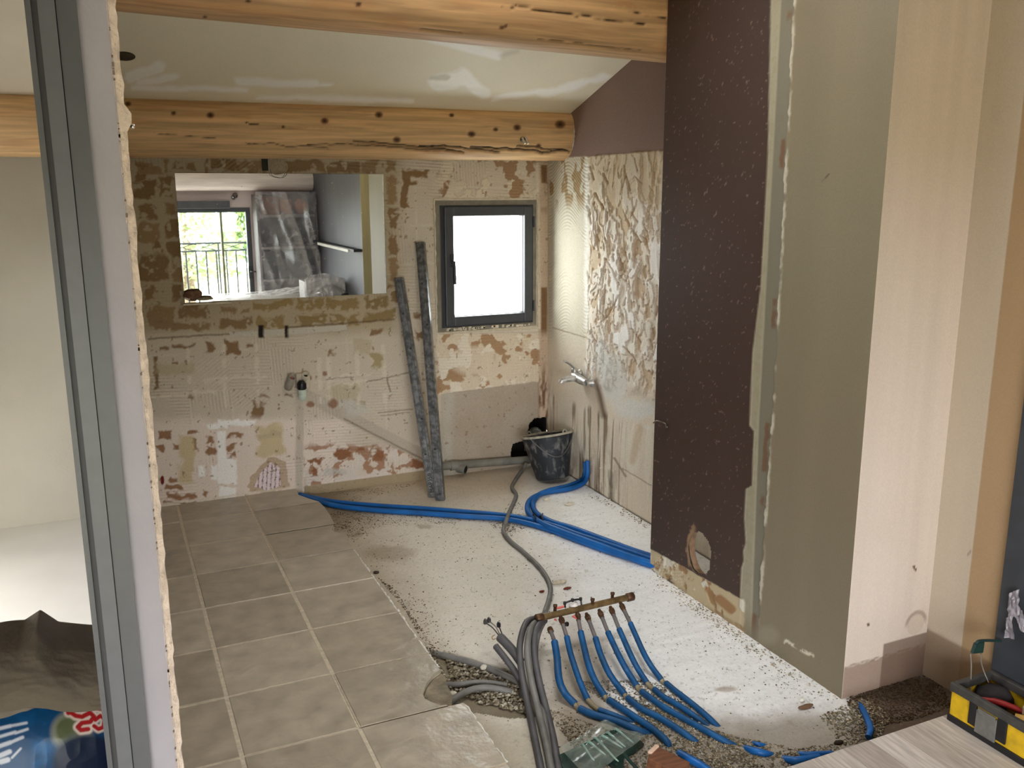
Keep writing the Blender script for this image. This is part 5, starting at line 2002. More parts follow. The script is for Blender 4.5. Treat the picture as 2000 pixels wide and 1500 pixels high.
for i, (outp, loose, up, low, r_) in enumerate(pipes):
    n = len(up)
    zs_ = [ZM - 0.045, ZM - 0.07, 0.02, -0.015, ZC + 0.012]
    P = [FL(q[0], q[1], z) for q, z in zip(up, zs_)]
    o = thing('sleeved_pipe', labs[i], 'pipe', tuple(FL(up[-1][0], up[-1][1], ZC)), group=None)
    r0 = r_ * 0.82
    if outp is not None:
        top = FL(outp[0], outp[1], ZM - 0.012)
        m = MB()
        d = P[0] - top
        d = d / np.linalg.norm(d)
        m.lathe([(0.006, -0.012), (0.0075, 0.0), (0.0105, 0.001), (0.0105, 0.014), (0.0085, 0.015), (0.0085, 0.026), (0.006, 0.028)], top, d, 8, smooth=False)
        m.build('brass_nut', M_BRASSD, o)
    else:
        top = FL(loose[0], loose[1], ZM - 0.03)
        d = P[0] - top
        d = d / np.linalg.norm(d)
        m = MB()
        m.lathe([(0.0, -0.002), (0.0095, -0.002), (0.0105, 0.003), (0.0105, 0.016), (0.0075, 0.018)], top, d, 8, smooth=False)
        m.build('brass_nut', M_BRASSD, o)
    m = MB()
    m.tube(catmull([top + d * 0.005, (top + P[0]) / 2, P[0], P[0] * 0.5 + P[1] * 0.5], 4), 0.0072, 10)
    m.build('inner_pipe', M_PEX, o)
    corrugated(P, r0, amp=0.03).build('sleeve', M_BLUED, o)
    Pl = [FL(q[0], q[1], ZC + 0.011 - (0.018 if k_ == len(low) - 1 else 0.0)) for k_, q in enumerate(low)]
    m = MB()
    m.tube(catmull([P[-1], P[-1] * 0.5 + Pl[0] * 0.5 - np.array((0, 0, 0.004)), Pl[0]], 4), 0.0078, 8)
    m.build('taped_joint', mat('tape_joint', (150, 138, 112), 0.8, var=0.1), o)
    corrugated(Pl, r0 * 0.98, amp=0.03).build('lower_sleeve', M_BLUED, o)
# short ribbed ends surfacing from the rubble
for lab, pth, r_ in [('ribbed blue sleeve surfacing from the rubble, left piece', [(1452, 1462, ZC - .012), (1470, 1466, ZC + .008), (1490, 1471, ZC + .008), (1512, 1478, ZC - .012)], .0105),
                     ('ribbed blue sleeve surfacing from the rubble against the planks, front piece', [(1530, 1484, ZC - .01), (1550, 1486, ZC + .01), (1572, 1484, ZC + .012), (1600, 1480, ZC + .004)], .0115),
                     ('thin ribbed blue sleeve surfacing from the rubble behind the front piece', [(1556, 1473, ZC - .01), (1575, 1474, ZC + .006), (1600, 1473, ZC + .006), (1625, 1472, ZC - .006)], .0085),
                     ('thin blue sleeve showing through the rubble by the pipes', [(1466, 1452, ZC - .012), (1480, 1454, ZC + .004), (1500, 1459, ZC - .012)], .0075),
                     ('blue sleeve rising from the dirt at the plank edge near the corner', [(1676, 1372, ZC - .012), (1688, 1392, ZC + .004), (1696, 1410, ZC + .014), (1700, 1426, ZC + .02), (1696, 1440, ZC + .012)], .0095),
                     ('dark blue sleeve in front of the wood block', [(1326, 1472, ZC - .008), (1345, 1482, ZC + .012), (1370, 1496, ZC + .012), (1400, 1520, ZC + .01)], .0115)]:
    tag(corrugated(pxpath(pth), r_, pitch=0.006, amp=0.09).build('blue_sleeve', M_BLUE), lab, 'pipe')
# loose bits near the manifold
m = MB()
q = FL(1108, 1226, .02)
m.lathe([(0.004, -0.004), (0.008, -0.004), (0.008, 0.004), (0.004, 0.004), (0.004, -0.004)], FL(1107, 1219, ZM - .05), (0.5, -1, 0.3), 12)
tag(m.build('rubber_ring', mat('rubber_black', (20, 20, 20), 0.5)), 'small black rubber ring under the manifold', 'ring')

# ------------------------------------------------------------------ rubble, grit and chips
def in_px(polys, zz=ZC):
    """sample floor points inside photo polygons [(poly, weight)]"""
    tris = []

    def f(rng, n):
        out = []
        for poly, wgt in polys:
            a = np.array(poly, float)
            lo, hi = a.min(0), a.max(0)
            W = [FL(p[0], p[1], zz) for p in poly]
            W = np.array(W)
            l2, h2 = W.min(0), W.max(0)
            k = int(n * wgt)
            got = 0
            while got < k:
                q = rng.uniform(l2[:2], h2[:2], (4000, 2))
                q3 = np.c_[q, np.full(len(q), zz)]
                u, v = proj(q3)
                ok = polym(u, v, poly) > 0.5
                q3 = q3[ok][:k - got]
                if len(q3) == 0:
                    break
                out.append(q3)
                got += len(q3)
        return np.concatenate(out)
    return f


o = rocks(2600, in_px([([(700, 1000), (1040, 1010), (1272, 1110), (1640, 1368), (1720, 1420), (1540, 1495), (1100, 1495), (900, 1380), (780, 1180), (690, 1060)], 0.62),
                       ([(760, 1140), (800, 1190), (850, 1290), (905, 1300), (880, 1240), (820, 1170)], 0.10),
                       ([(1280, 1090), (1640, 1368), (1560, 1370), (1260, 1130)], 0.18), ([(930, 1010), (1010, 1000), (1040, 1030), (1000, 1050)], 0.10)]),
          (0.001, 0.0038), 1, 'grit', [(60, 52, 42), (84, 74, 60), (110, 98, 80), (150, 142, 128), (70, 58, 46)], M_STONE)
tag(o, 'dark grit scattered over the bare concrete floor', 'grit', kind='stuff')
o = rocks(2600, in_px([([(640, 984), (800, 1002), (960, 1012), (900, 1022), (760, 1030), (655, 1036)], 0.42), ([(655, 1020), (700, 1010), (720, 1050), (690, 1060)], 0.12), ([(735, 1125), (770, 1150), (860, 1280), (835, 1272), (790, 1190)], 0.18),
                       ([(640, 962), (760, 950), (830, 940), (700, 985)], 0.12), ([(1000, 975), (1040, 1000), (1010, 1040), (960, 1036)], 0.16)]),
          (0.0012, 0.0042), 2, 'dust_heap', [(110, 96, 74), (140, 124, 98), (90, 78, 60), (70, 60, 48)], M_STONE)
tag(o, 'brown dust and grit swept along the blue pipes and tile edge', 'dust', kind='stuff')
o = rocks(1500, in_px([([(872, 1288), (930, 1300), (1000, 1330), (1030, 1350), (1035, 1395), (990, 1385), (930, 1372), (885, 1345)], 0.85), ([(846, 1282), (880, 1330), (890, 1372), (872, 1360), (858, 1320)], 0.15)], ZC - .012),
          (0.003, 0.011), 3, 'rubble', [(170, 160, 140), (140, 130, 110), (196, 188, 172), (110, 100, 82), (128, 118, 98)], M_STONE)
tag(o, 'pale rubble filling the trench beside the broken tile', 'rubble', kind='stuff')
o = rocks(8500, in_px([([(1250, 1372), (1320, 1400), (1440, 1440), (1560, 1462), (1640, 1452), (1720, 1432), (1610, 1475), (1540, 1500), (1290, 1500), (1230, 1450)], 0.56), ([(1060, 1380), (1230, 1440), (1290, 1500), (1150, 1500)], 0.12),
                       ([(1600, 1400), (1690, 1360), (1740, 1400), (1720, 1440), (1640, 1450)], 0.16), ([(1120, 1330), (1300, 1330), (1400, 1420), (1300, 1400), (1180, 1370)], 0.16)]),
          (0.0015, 0.0056), 4, 'rubble', [(132, 120, 100), (152, 142, 122), (104, 94, 76), (184, 174, 154), (116, 104, 84), (160, 144, 118)], M_STONE)
tag(o, 'loose gravel heaped around the blue sleeves by the planks', 'rubble', kind='stuff')
o = rocks(700, in_px([([(1280, 1120), (1330, 1150), (1480, 1260), (1640, 1366), (1600, 1360), (1440, 1255), (1290, 1145)], 0.7), ([(1150, 958), (1272, 1024), (1262, 1034), (1150, 970)], 0.3)]),
          (0.0012, 0.0055), 5, 'grit', [(160, 144, 118), (206, 198, 182), (120, 104, 82)], M_STONE)
tag(o, 'crumbs of plaster along the foot of the side walls', 'grit', kind='stuff')
# dark earth in the corner behind the toolbox
o = rocks(4200, in_px([([(1650, 1368), (1700, 1335), (1815, 1290), (1860, 1380), (1780, 1408), (1700, 1420)], 1.0)]), (0.0015, 0.0048), 6, 'dirt', [(84, 66, 50), (98, 80, 58), (66, 52, 40), (76, 60, 46)], M_STONE)
tag(o, 'dark dirt in the corner behind the toolbox', 'dirt', kind='stuff')

chip_list = [((1092, 1137), 0.017, 'long pale plaster chip above the manifold', (206, 196, 176), (2.2, .6, .6)), ((1108, 1149), 0.011, 'dark red chip above the manifold', (110, 56, 44), (1.6, .7, .5)), ((1058, 1155), 0.009, 'small red chip left of the grey conduit', (120, 56, 44), (1.4, .7, .5)),
             ((1068, 975), 0.014, 'pale plaster chip beside the blue pipe loop', (220, 212, 196), (1.6, .8, .6)), ((1112, 984), 0.016, 'pale plaster chip on the floor in front of the bucket', (214, 206, 190), (1.8, .9, .5)),
             ((1566, 1368), 0.009, 'white chip on the floor by the wall corner', (236, 232, 224), (1.2, .8, .7)), ((1574, 1380), 0.014, 'brown splinter of wood by the wall corner', (112, 84, 64), (2.2, .6, .5)),
             ((1638, 1450), 0.011, 'dark stone lying near the plank edge', (54, 44, 36), (1.5, .8, .6)), ((1192, 976), 0.008, 'small pale chip at the foot of the torn wall', (222, 214, 198), (1.3, .9, .6)),
             ((1218, 994), 0.008, 'tiny pale chip further along the foot of the torn wall', (222, 214, 198), (1.5, .8, .6)), ((1078, 1046), 0.009, 'whitish chip under the tied blue pipes', (216, 208, 196), (1.6, .9, .6)),
             ((1022, 1008), 0.009, 'pale chip beside the pipe crossing', (210, 204, 190), (1.4, .9, .7)), ((945, 1303), 0.011, 'pale stone on top of the trench rubble', (208, 200, 184), (1.2, 1, .8)), ((884, 1356), 0.012, 'pale stone at the broken tile notch', (204, 196, 178), (1.3, .9, .8)),
             ((735, 1118), 0.010, 'dark crumb at the cut tile edge', (70, 60, 48), (1.3, .9, .7))]
for i, (q, r_, lab, c_, sq) in enumerate(chip_list):
    ct = FL(q[0], q[1], ZC + r_ * 0.35)
    o = link('plaster_chip', blob(ct, r_, 20 + i, 2, sq, 0.3), mat('chip_%d' % i, c_, 0.9, var=0.1, scale=60), None)
    tag(o, lab, 'chip', group='loose chips on the bare floor')
o = MB().box((0, 0, 0), (0.024, 0.009, 0.006), Matrix.Translation(Vector([float(t) for t in on(1174, 916, 0, XR - 0.012)])) @ Matrix.Rotation(0.5, 4, 'Z')).build('wall_plug', mat('wall_plug', (226, 220, 206), 0.7), None)
tag(o, 'pale plastic plug stuck in the torn wall under the tap', 'wall plug')

# bent hook at the board edge
hk = MB()
hp = [on(1303, 833, 0, XF - 0.002), on(1300, 828, 0, XF - 0.02), on(1291, 824, 0, XF - 0.03), on(1282, 822, 0, XF - 0.03), on(1276, 826, 0, XF - 0.028)]
hk.tube(catmull(hp, 6), 0.0028, 8)
hk.lathe([(0.0, 0.006), (0.007, 0.006), (0.008, 0.0), (0.0, 0.0)], on(1303, 833, 0, XF - 0.001), (-1, 0, 0), 10)
tag(hk.build('wall_hook', mat('hook_steel', (120, 110, 96), 0.35, metal=0.8)), 'bent metal hook at the edge of the brown board', 'hook')

# chrome lamp socket on the beam
q = on(1021, 274, 1, 4.30)
lp = thing('beam_clip', 'small chrome clip screwed to the log beam near the right end', 'clip', tuple(q))
m = MB()
m.lathe([(0.0, 0.0), (0.014, 0.0), (0.013, 0.006), (0, 0.008)], q + np.array((0, 0.004, 0.004)), (0, -1, 0), 16)
m.build('base', mat('chrome_dark', (120, 120, 120), 0.2, metal=1), lp)
for k in (-1, 1):
    m = MB()
    m.tube([q + np.array((k * 0.009 + 0.004, -0.006, 0.012)), q + np.array((k * 0.009 + 0.008, -0.028, -0.018))], 0.006, 12)
    m.build('clip_arm', mat('chrome', (220, 220, 220), 0.12, metal=1), lp)
q = on(238, 54, 1, 3.98)
zc_ = float(zceil(q[1]))
o = MB().lathe([(0.0, -0.002), (0.030, -0.002), (0.040, 0.0), (0.0, 0.0)], (q[0], q[1], zc_ - 0.001), (0, -0.31, -0.95), 24).build('ceiling_spot', mat('spot_hole', (70, 60, 44), 0.7), None)
tag(o, 'dark round spotlight opening in the sloping ceiling', 'ceiling light')
q = on(255, 246, 1, 1.20)
cl = thing('latch_pin', 'small metal pin sticking out of the chipped partition edge', 'pin', (0.038, 1.18, float(q[2])))
m = MB()
m.tube([(0.034, 1.175, q[2] + 0.003), on(259, 247, 1, 1.185)], 0.0022, 8)
m.build('pin', mat('pin_dark', (70, 60, 52), 0.5, metal=0.5), cl)
m = MB()
m.lathe([(0.0, 0.002), (0.0028, 0.001), (0.003, -0.002), (0, -0.003)], on(260, 247, 1, 1.185), (1, 0, 0), 10)
m.build('pin_tip', mat('pin_bright', (230, 228, 224), 0.2, metal=0.9), cl)

# ------------------------------------------------------------------ wood offcut and clear packaging at the bottom
wb = thing('wood_offcut', 'reddish brown wood offcut with a pale sawn end among the rubble', 'wood', tuple(FL(1290, 1490, ZC)))
M_WOOD = mat('red_brown_wood', (112, 70, 46), 0.7, var=0.2, scale=10, stretch=(1, 8, 8), bump=0.3)
e0 = FL(1283, 1456, 0.03)
e1 = FL(1262, 1476, 0.03)
dv = (e1 - e0)
dv[2] = 0
dv = dv / np.linalg.norm(dv)
pv = np.array((-dv[1], dv[0], 0.0))
if pv[0] < 0:
    pv = -pv
Mw = Matrix(((pv[0], dv[0], 0, e0[0]), (pv[1], dv[1], 0, e0[1]), (0, 0, 1, 0), (0, 0, 0, 1)))
Mw = Mw @ Matrix.Rotation(math.radians(4), 4, 'Y')
m = MB()
m.box((0.004, -0.002, -0.045), (0.10, 0.062, 0.028), Mw)
bevelled(m.build('block', M_WOOD, wb), 0.002)
m = MB()
m.box((-0.008, -0.003, -0.02), (0.004, 0.040, 0.031), Mw)
bevelled(m.build('sawn_end', mat('pale_sawn_wood', (214, 184, 160), 0.8, var=0.08), wb), 0.0015)

pk = thing('clear_packaging', 'crumpled clear plastic packaging tray with dark green ribs beside the grey conduits', 'packaging', tuple(FL(1170, 1470, ZC)))
M_FILM = filmmat('clear_film', (150, 165, 155), 0.30, 0.10, 0.22)


def sheet(corners, nu, nv, seed, amp, z0=0.0, fr=5):
    a = np.linspace(0, 1, nu)
    b = np.linspace(0, 1, nv)
    A, B = np.meshgrid(a, b, indexing='ij')
    c = [np.array(q, float) for q in corners]
    P = (c[0] * ((1 - A) * (1 - B))[..., None] + c[1] * (A * (1 - B))[..., None] + c[2] * (A * B)[..., None] + c[3] * ((1 - A) * B)[..., None])
    P[..., 2] += amp * (ridged(A * fr + seed, B * fr, seed, 3) - 0.5) + z0
    return P, A, B


P, A, B = sheet([FL(1092, 1470, -.01), FL(1180, 1414, -.01), FL(1262, 1446, -.01), FL(1150, 1530, -.01)], 46, 40, 61, 0.012, 0.012, 2.2)
grid_obj('film', P, None, M_FILM, pk)
RIBS = [((1138, 1453), (1157, 1482)), ((1150, 1448), (1180, 1472)), ((1164, 1441), (1204, 1484)), ((1176, 1436), (1212, 1458)), ((1187, 1430), (1218, 1456)), ((1203, 1423), (1234, 1448))]
ridge = [FL(1092, 1474, -.02)] + [FL(p[0][0], p[0][1], ZC + .05) for p in RIBS] + [FL(1238, 1436, -.02)]
front = [FL(1100, 1506, ZC + .012)] + [FL(p[0][0] + (p[1][0] - p[0][0]) * 1.25, p[0][1] + (p[1][1] - p[0][1]) * 1.6, ZC + .016) for p in RIBS] + [FL(1258, 1452, ZC + .012)]
vs = ridge + front + [p * np.array((1, 1, 0)) + np.array((0, 0, ZC + 0.003)) for p in front] + [p * np.array((1, 1, 0)) + np.array((0.0, 0.01, ZC + 0.003)) for p in ridge]
n = len(ridge)
fs = []
for i in range(n - 1):
    for k in range(3):
        fs.append((k * n + i, k * n + i + 1, (k + 1) * n + i + 1, (k + 1) * n + i))
    fs.append((3 * n + i, 3 * n + i + 1, i + 1, i))
m = MB().add(vs, fs)
m.build('green_tray', mat('dark_green_plastic', (24, 48, 42), 0.2, var=0.15, spec=0.6), pk)
M_RIB = mat('rib_plastic', (120, 150, 138), 0.12, var=0.1, spec=0.9, coat=0.6)
for p0, p1 in RIBS:
    a = FL(*p0, ZC + .054)
    b = FL(*p1, ZC + .032)
    m = MB()
    m.tube([a + (a - b) * 0.12 + np.array((0, 0, -0.01)), a, b, b + np.array((0.006, 0, -0.006))], [0.003, 0.0042, 0.0026, 0.002], 8)
    m.build('rib', M_RIB, pk)
m = MB()
m.tube(catmull([FL(1218, 1470, .0), FL(1228, 1484, .0), FL(1250, 1508, .0), FL(1262, 1530, 0)], 5), 0.006, 8, flat=0.5)
m.build('strap', mat('green_strap', (28, 52, 46), 0.3), pk)

# ------------------------------------------------------------------ toolbox on the planks
tb = thing('toolbox', 'open yellow and black tool tote on the plank floor', 'toolbox', (2.25, 1.33, 0.0))
M_YEL = mat('scuffed_yellow', (222, 182, 34), 0.5, var=0.10, scale=30, bump=0.1)
M_BLK = mat('black_plastic', (34, 34, 36), 0.5, var=0.15, scale=30)
M_GRYP = mat('grey_latch', (112, 112, 108), 0.5, var=0.12, scale=40)
X0, X1, Y0, Y1, ZT = 2.172, 2.338, 0.98, 1.655, 0.122
m = MB()
t = 0.006
for lo, hi in [((X0, Y0, 0.02), (X0 + t, Y1, 0.10)), ((X1 - t, Y0, 0.02), (X1, Y1, 0.10)), ((X0 + t, Y1 - t, 0.02), (X1 - t, Y1, 0.10)), ((X0 + t, Y0, 0.02), (X1 - t, Y0 + t, 0.10))]:
    m.box(lo, hi)
bevelled(m.build('tub', M_YEL, tb), 0.002)
m = MB()
m.box((X0 + 0.004, Y0 + 0.004, 0.0), (X1 - 0.004, Y1 - 0.004, 0.022))
m.box((X0 - 0.004, Y0, 0.0), (X0 + 0.002, Y1 + 0.004, 0.020))
bevelled(m.build('base', M_BLK, tb), 0.002)
m = MB()
for lo, hi in [((X0 - 0.005, Y0, 0.096), (X0 + 0.012, Y1 + 0.005, ZT)), ((X1 - 0.012, Y0, 0.096), (X1 + 0.005, Y1 + 0.005, ZT)), ((X0 + 0.012, Y1 - 0.012, 0.096), (X1 - 0.012, Y1 + 0.005, ZT)), ((X0 + 0.012, Y0, 0.096), (X1 - 0.012, Y0 + 0.012, ZT))]:
    m.box(lo, hi)
bevelled(m.build('rim', mat('grey_rim', (70, 68, 66), 0.55, var=0.15, scale=30), tb), 0.003)
m = MB()
m.box((X0 - 0.008, 1.500, 0.018), (X0 - 0.001, 1.565, 0.088))
m.box((X0 - 0.010, 1.505, 0.080), (X0 - 0.002, 1.560, 0.094))
bevelled(m.build('latch', M_GRYP, tb), 0.002)
for ya_, yb2 in ((1.566, 1.590), (1.470, 1.499)):
    m = MB()
    m.box((X0 - 0.006, ya_, 0.03), (X0 + 0.001, yb2, 0.10))
    bevelled(m.build('latch_frame', M_BLK, tb), 0.002)
m = MB()
m.box((X0 + t, Y0 + t, 0.022), (X1 - t, Y1 - t, 0.026))
m.build('inner_floor', M_BLK, tb)
# tools standing in it
hd = thing('hand_tool', 'red handled hand tool lying in the toolbox', 'tool', (2.24, 1.55, 0.03))
m = MB()
m.tube(catmull([(2.215, 1.600, 0.088), (2.235, 1.565, 0.096), (2.250, 1.525, 0.098), (2.270, 1.480, 0.090)], 6), [0.007] * 6 + [0.009] * 10 + [0.007] * 3, 10)
m.build('red_handle', mat('red_rubber', (150, 36, 34), 0.5), hd)
m = MB()
m.tube([(2.270, 1.480, 0.090), (2.29, 1.43, 0.06), (2.30, 1.39, 0.03)], 0.005, 8)
m.build('shank', mat('tool_steel', (120, 120, 122), 0.35, metal=0.8), hd)
hd = thing('hammer', 'yellowish wooden tool handle resting over the toolbox rim', 'tool', (2.24, 1.42, 0.11))
m = MB()
m.tube([(2.205, 1.475, 0.100), (2.235, 1.425, 0.104), (2.285, 1.345, 0.108), (2.31, 1.30, 0.108)], [0.014, 0.015, 0.015, 0.014], 14)
m.build('handle', mat('yellow_wood', (206, 164, 84), 0.5, var=0.08), hd)
m = MB()
m.box((2.25, 1.43, 0.09), (2.325, 1.49, 0.122))
bevelled(m.build('head', mat('pale_sponge', (196, 172, 148), 0.9, var=0.08, bump=0.3), hd), 0.006)
# trowel frame with green grip at the back
tw = thing('grouting_float', 'wire framed float with dark green grip standing in the toolbox', 'tool', (2.26, 1.64, 0.1))
p0, p1 = on(1897, 1310, 1, 1.648), on(1920, 1307, 1, 1.648)
p2, p3 = on(1896, 1278, 1, 1.65), on(1916, 1277, 1, 1.65)
m = MB()
m.tube(catmull([(p0[0], 1.640, 0.03), p0, p2], 5), 0.0018, 8)
m.tube(catmull([(p1[0] + .03, 1.60, 0.03), p1, p3], 5), 0.0018, 8)
m.build('wire_legs', mat('bright_wire', (210, 200, 190), 0.3, metal=0.7), tw)
g0, g1, g2, g3 = on(1899, 1278, 1, 1.645), on(1921, 1276, 1, 1.645), on(1924, 1254, 1, 1.645), on(1906, 1258, 1, 1.645)
m = MB()
m.add([g0, g1, g2, g3] + [q + np.array((0.004, 0.012, 0)) for q in (g0, g1, g2, g3)], [(0, 1, 2, 3), (7, 6, 5, 4), (0, 4, 5, 1), (1, 5, 6, 2), (2, 6, 7, 3), (3, 7, 4, 0)])
bevelled(m.build('grip', mat('dark_green_grip', (36, 62, 56), 0.5, var=0.1), tw), 0.003)
m = MB()
m.tube(catmull([g3, on(1912, 1252, 1, 1.645), on(1930, 1251, 1, 1.645), on(1955, 1252, 1, 1.64)], 5), 0.0045, 8)
m.build('bow', mat('dark_green_bow', (40, 60, 58), 0.5), tw)
# leaning slate coloured panel and shredded plastic hanging by it
pn = bevelled(MB().box((2.350, 1.15, 0.0), (2.368, 1.668, 1.22)).build('leaning_panel', mat('slate_panel', (58, 62, 68), 0.5, var=0.08, scale=14)), 0.003)
tag(pn, 'dark slate coloured panel standing against the plaster side wall', 'panel')
sp = thing('plastic_scrap', 'shredded greyish plastic bag hanging on the dark panel', 'plastic bag', tuple(on(1985, 1180, 0, 2.33)))
for i, cs in enumerate([[(1974, 1158), (1994, 1150), (1996, 1200), (1972, 1206)], [(1968, 1206), (1982, 1200), (1986, 1248), (1968, 1244)], [(1984, 1196), (2002, 1190), (2010, 1236), (1998, 1230)]]):
    P, A, B = sheet([on(q[0], q[1], 0, 2.335) for q in cs], 20, 20, 70 + i, 0.0, 0)
    P[..., 0] -= 0.016 * ridged(A * 3 + i, B * 2.4, 70 + i, 3)
    grid_obj('scrap', P, None, mat('scrap_plastic_%d' % i, (140, 134, 142), 0.35, var=0.15, spec=0.6), sp)
m = MB()
m.box((2.20, 1.52, 0.09), (2.326, 1.632, 0.112))
# dark rags in the box
link('rag', blob((2.285, 1.60, 0.072), 0.045, 33, 3, (0.9, 1.1, .8), 0.35), mat('dark_rag', (44, 40, 42), 0.9, var=0.2), tb)

# ------------------------------------------------------------------ bag and cloth in the side room
bg_ = thing('blue_bag', 'blue plastic sack with red and white lettering in the side room', 'sack', (-0.25, 1.9, 0.0))


def bagcol(P):
    u, v = proj(P)
    n = fbm(P[..., 0] * 20, P[..., 2] * 20, 801, 4)
    col = np.ones(P.shape) * L(10, 62, 100)
    col = mix(col, L(22, 96, 150), sm(n, 0.5, 0.7) * 0.7)
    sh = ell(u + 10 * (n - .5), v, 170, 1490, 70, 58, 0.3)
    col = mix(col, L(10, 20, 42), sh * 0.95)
    gl = ell(u, v, 140, 1430, 40, 40, 0.3) * (1 - sh)
    col = mix(col, L(150, 146, 116), gl * 0.7)
    gg = ell(u, v, 134, 1426, 26, 26, 0.4) * (1 - sh)
    col = mix(col, L(62, 74, 28), gg * 0.8)
    # white swoosh lettering, too crumpled to read
    uu = u + 8 * (n - .5)
    wl = np.zeros_like(u)
    for a, b, wd in [((-10, 1425), (20, 1418), 7), ((20, 1418), (52, 1412), 5), ((-5, 1440), (30, 1430), 6), ((30, 1432), (54, 1424), 5), ((-8, 1460), (20, 1450), 8), ((16, 1452), (44, 1440), 6), ((-4, 1478), (18, 1468), 9), ((0, 1488), (14, 1484), 10), ((22, 1480), (40, 1462), 4)]:
        wl = np.maximum(wl, seg(uu, v, a, b, wd, 3))
    col = mix(col, L(190, 194, 200), wl * 0.9)
    # white outline behind the red letters
    wo = np.zeros_like(u)
    for a, b in zip(RED[0][:-1], RED[0][1:]):
        wo = np.maximum(wo, seg(u, v, a, b, 19, 4))
    for a, b in zip(RED[1][:-1], RED[1][1:]):
        wo = np.maximum(wo, seg(u, v, a, b, 19, 4))
    for a, b in zip(RED[2][:-1], RED[2][1:]):
        wo = np.maximum(wo, seg(u, v, a, b, 16, 4))
    col = mix(col, L(200, 182, 168), wo * 0.95)
    rd = np.zeros_like(u)
    for pl, wd in zip(RED, (10, 9, 8)):
        for a, b in zip(pl[:-1], pl[1:]):
            rd = np.maximum(rd, seg(u, v, a, b, wd, 2))
    col = mix(col, L(150, 18, 22), rd)
    return col


RED = [[(134, 1392), (140, 1380), (152, 1375), (170, 1376), (184, 1382), (200, 1384), (215, 1384)],
       [(136, 1390), (148, 1398), (160, 1400), (176, 1392), (184, 1400), (176, 1410), (160, 1412), (152, 1420), (158, 1426), (172, 1424)],
       [(186, 1406), (196, 1398), (204, 1404), (202, 1420), (192, 1424), (184, 1418)]]
a = np.linspace(0, 1, 520)
b = np.linspace(0, 1, 460)
A, B = np.meshgrid(a, b, indexing='ij')
X = -0.62 + A * 0.60
Z = 0.0 + B * 0.56
bulge = 0.16 * np.sqrt(np.clip(1 - (2 * A - 1) ** 4, 0, 1)) * np.sqrt(np.clip(1 - (1.75 * B - 0.75) ** 4, 0, 1))
wr = 0.010 * (ridged(A * 5, B * 4, 811, 3) - 0.5)
P = np.stack([X, 1.96 - bulge - wr, Z], -1)
M_BAG = colmat('sack_plastic', rough=0.42, spec=0.3, bump=0.05, var=0.04)
grid_obj('front_face', P, bagcol(P), M_BAG, bg_)
P2 = np.stack([X, 1.96 + bulge * 0.8 + wr, Z], -1)
grid_obj('back_face', P2[::4, ::4], np.ones(P2[::4, ::4].shape) * L(20, 86, 134), M_BAG, bg_, flip=True)
clth = thing('dust_sheet', 'brownish grey dust sheet thrown over the blue sack', 'cloth', (-0.25, 1.88, 0.5))
b = np.linspace(0, 1, 130)
a = np.linspace(0, 1, 200)
A, B = np.meshgrid(a, b, indexing='ij')
X = -0.66 + A * 0.68
# profile: down the front, over the top, down the back; lower hem slopes as in the cloth's drape
hem = 0.596 - 0.05 * (A - 0.56) / 0.3 + 0.006 * np.sin(A * 30) + 0.01 * (fbm(A * 9, A * 0, 823, 3) - 0.5)
top = 0.672 - 0.055 * sm(A, 0.60, 0.95)
s1 = np.clip(B / 0.45, 0, 1)
s2 = np.clip((B - 0.45) / 0.15, 0, 1)
s3 = np.clip((B - 0.6) / 0.4, 0, 1)
Z = hem + (top - hem) * np.sin(s1 * np.pi / 2) - 0.5 * s3 * 0.6
Y = 1.78 + 0.10 * s1 ** 2 + 0.12 * s2 + 0.06 * s3
wr = 0.022 * (ridged(A * 4.2 + B * 1.5, B * 3 - A, 821, 4) - 0.5)
pk_ = 0.024 * np.clip(1 - np.abs(A - 0.70) / 0.045, 0, 1) * sm(B, 0.25, 0.5) * (1 - sm(B, 0.6, 0.8))
P = np.stack([X, Y - wr, Z + wr * 0.5 + pk_], -1)
o = grid_obj('sheet', P, None, mat('dust_sheet_cloth', (92, 84, 70), 0.9, var=0.12, scale=10, bump=0.25, bscale=60), clth)
sd = o.modifiers.new('thick', 'SOLIDIFY')
sd.thickness = 0.003
link('filling', blob((-0.3, 1.97, 0.42), 0.16, 44, 3, (2.0, 0.8, 1.25), 0.06), mat('filling_grey', (120, 110, 96), 0.9), clth)

# ------------------------------------------------------------------ the landing seen in the mirror
def MR(px, py, ax, val):
    q = on(px, py, ax, 2 * 4.598 - val if ax == 1 else val)
    q[1] = 2 * 4.598 - q[1]
    return q


# low log at the eaves opposite
log_xs = np.linspace(-2.195, 2.195, 200)
m = MB()
m.tube([(x_, -1.06 + 0.004 * math.sin(x_ * 5), 1.665 - 0.006 * x_) for x_ in log_xs], [0.115 + 0.004 * math.sin(x_ * 3.1) for x_ in log_xs], 40)
tag(m.build('eaves_log', mat('pinkish_log', (240, 226, 218), 0.65, var=0.08, scale=6, stretch=(0.5, 8, 8))), 'pale pinkish log over the french window, seen in the mirror', 'beam', kind='thing')
# wall spotlight
q = MR(459, 382, 1, -1.19)
ws = thing('wall_spotlight', 'small chrome spotlight on the pale wall, seen in the mirror', 'spotlight', tuple(q))
m = MB()
m.lathe([(0.0, 0.0), (0.03, 0.0), (0.03, 0.012), (0.0, 0.016)], q + np.array((0, -0.008, 0)), (0, 1, 0), 20)
m.build('base', mat('spot_chrome', (190, 190, 190), 0.15, metal=1), ws)
m = MB()
m.lathe([(0.0, 0.0), (0.012, 0.004), (0.024, 0.05), (0.022, 0.05), (0, 0.04)], q + np.array((0, 0.02, 0)), (-0.5, 0.7, -0.4), 20)
m.build('shade', mat('spot_shade', (150, 150, 150), 0.15, metal=1), ws)
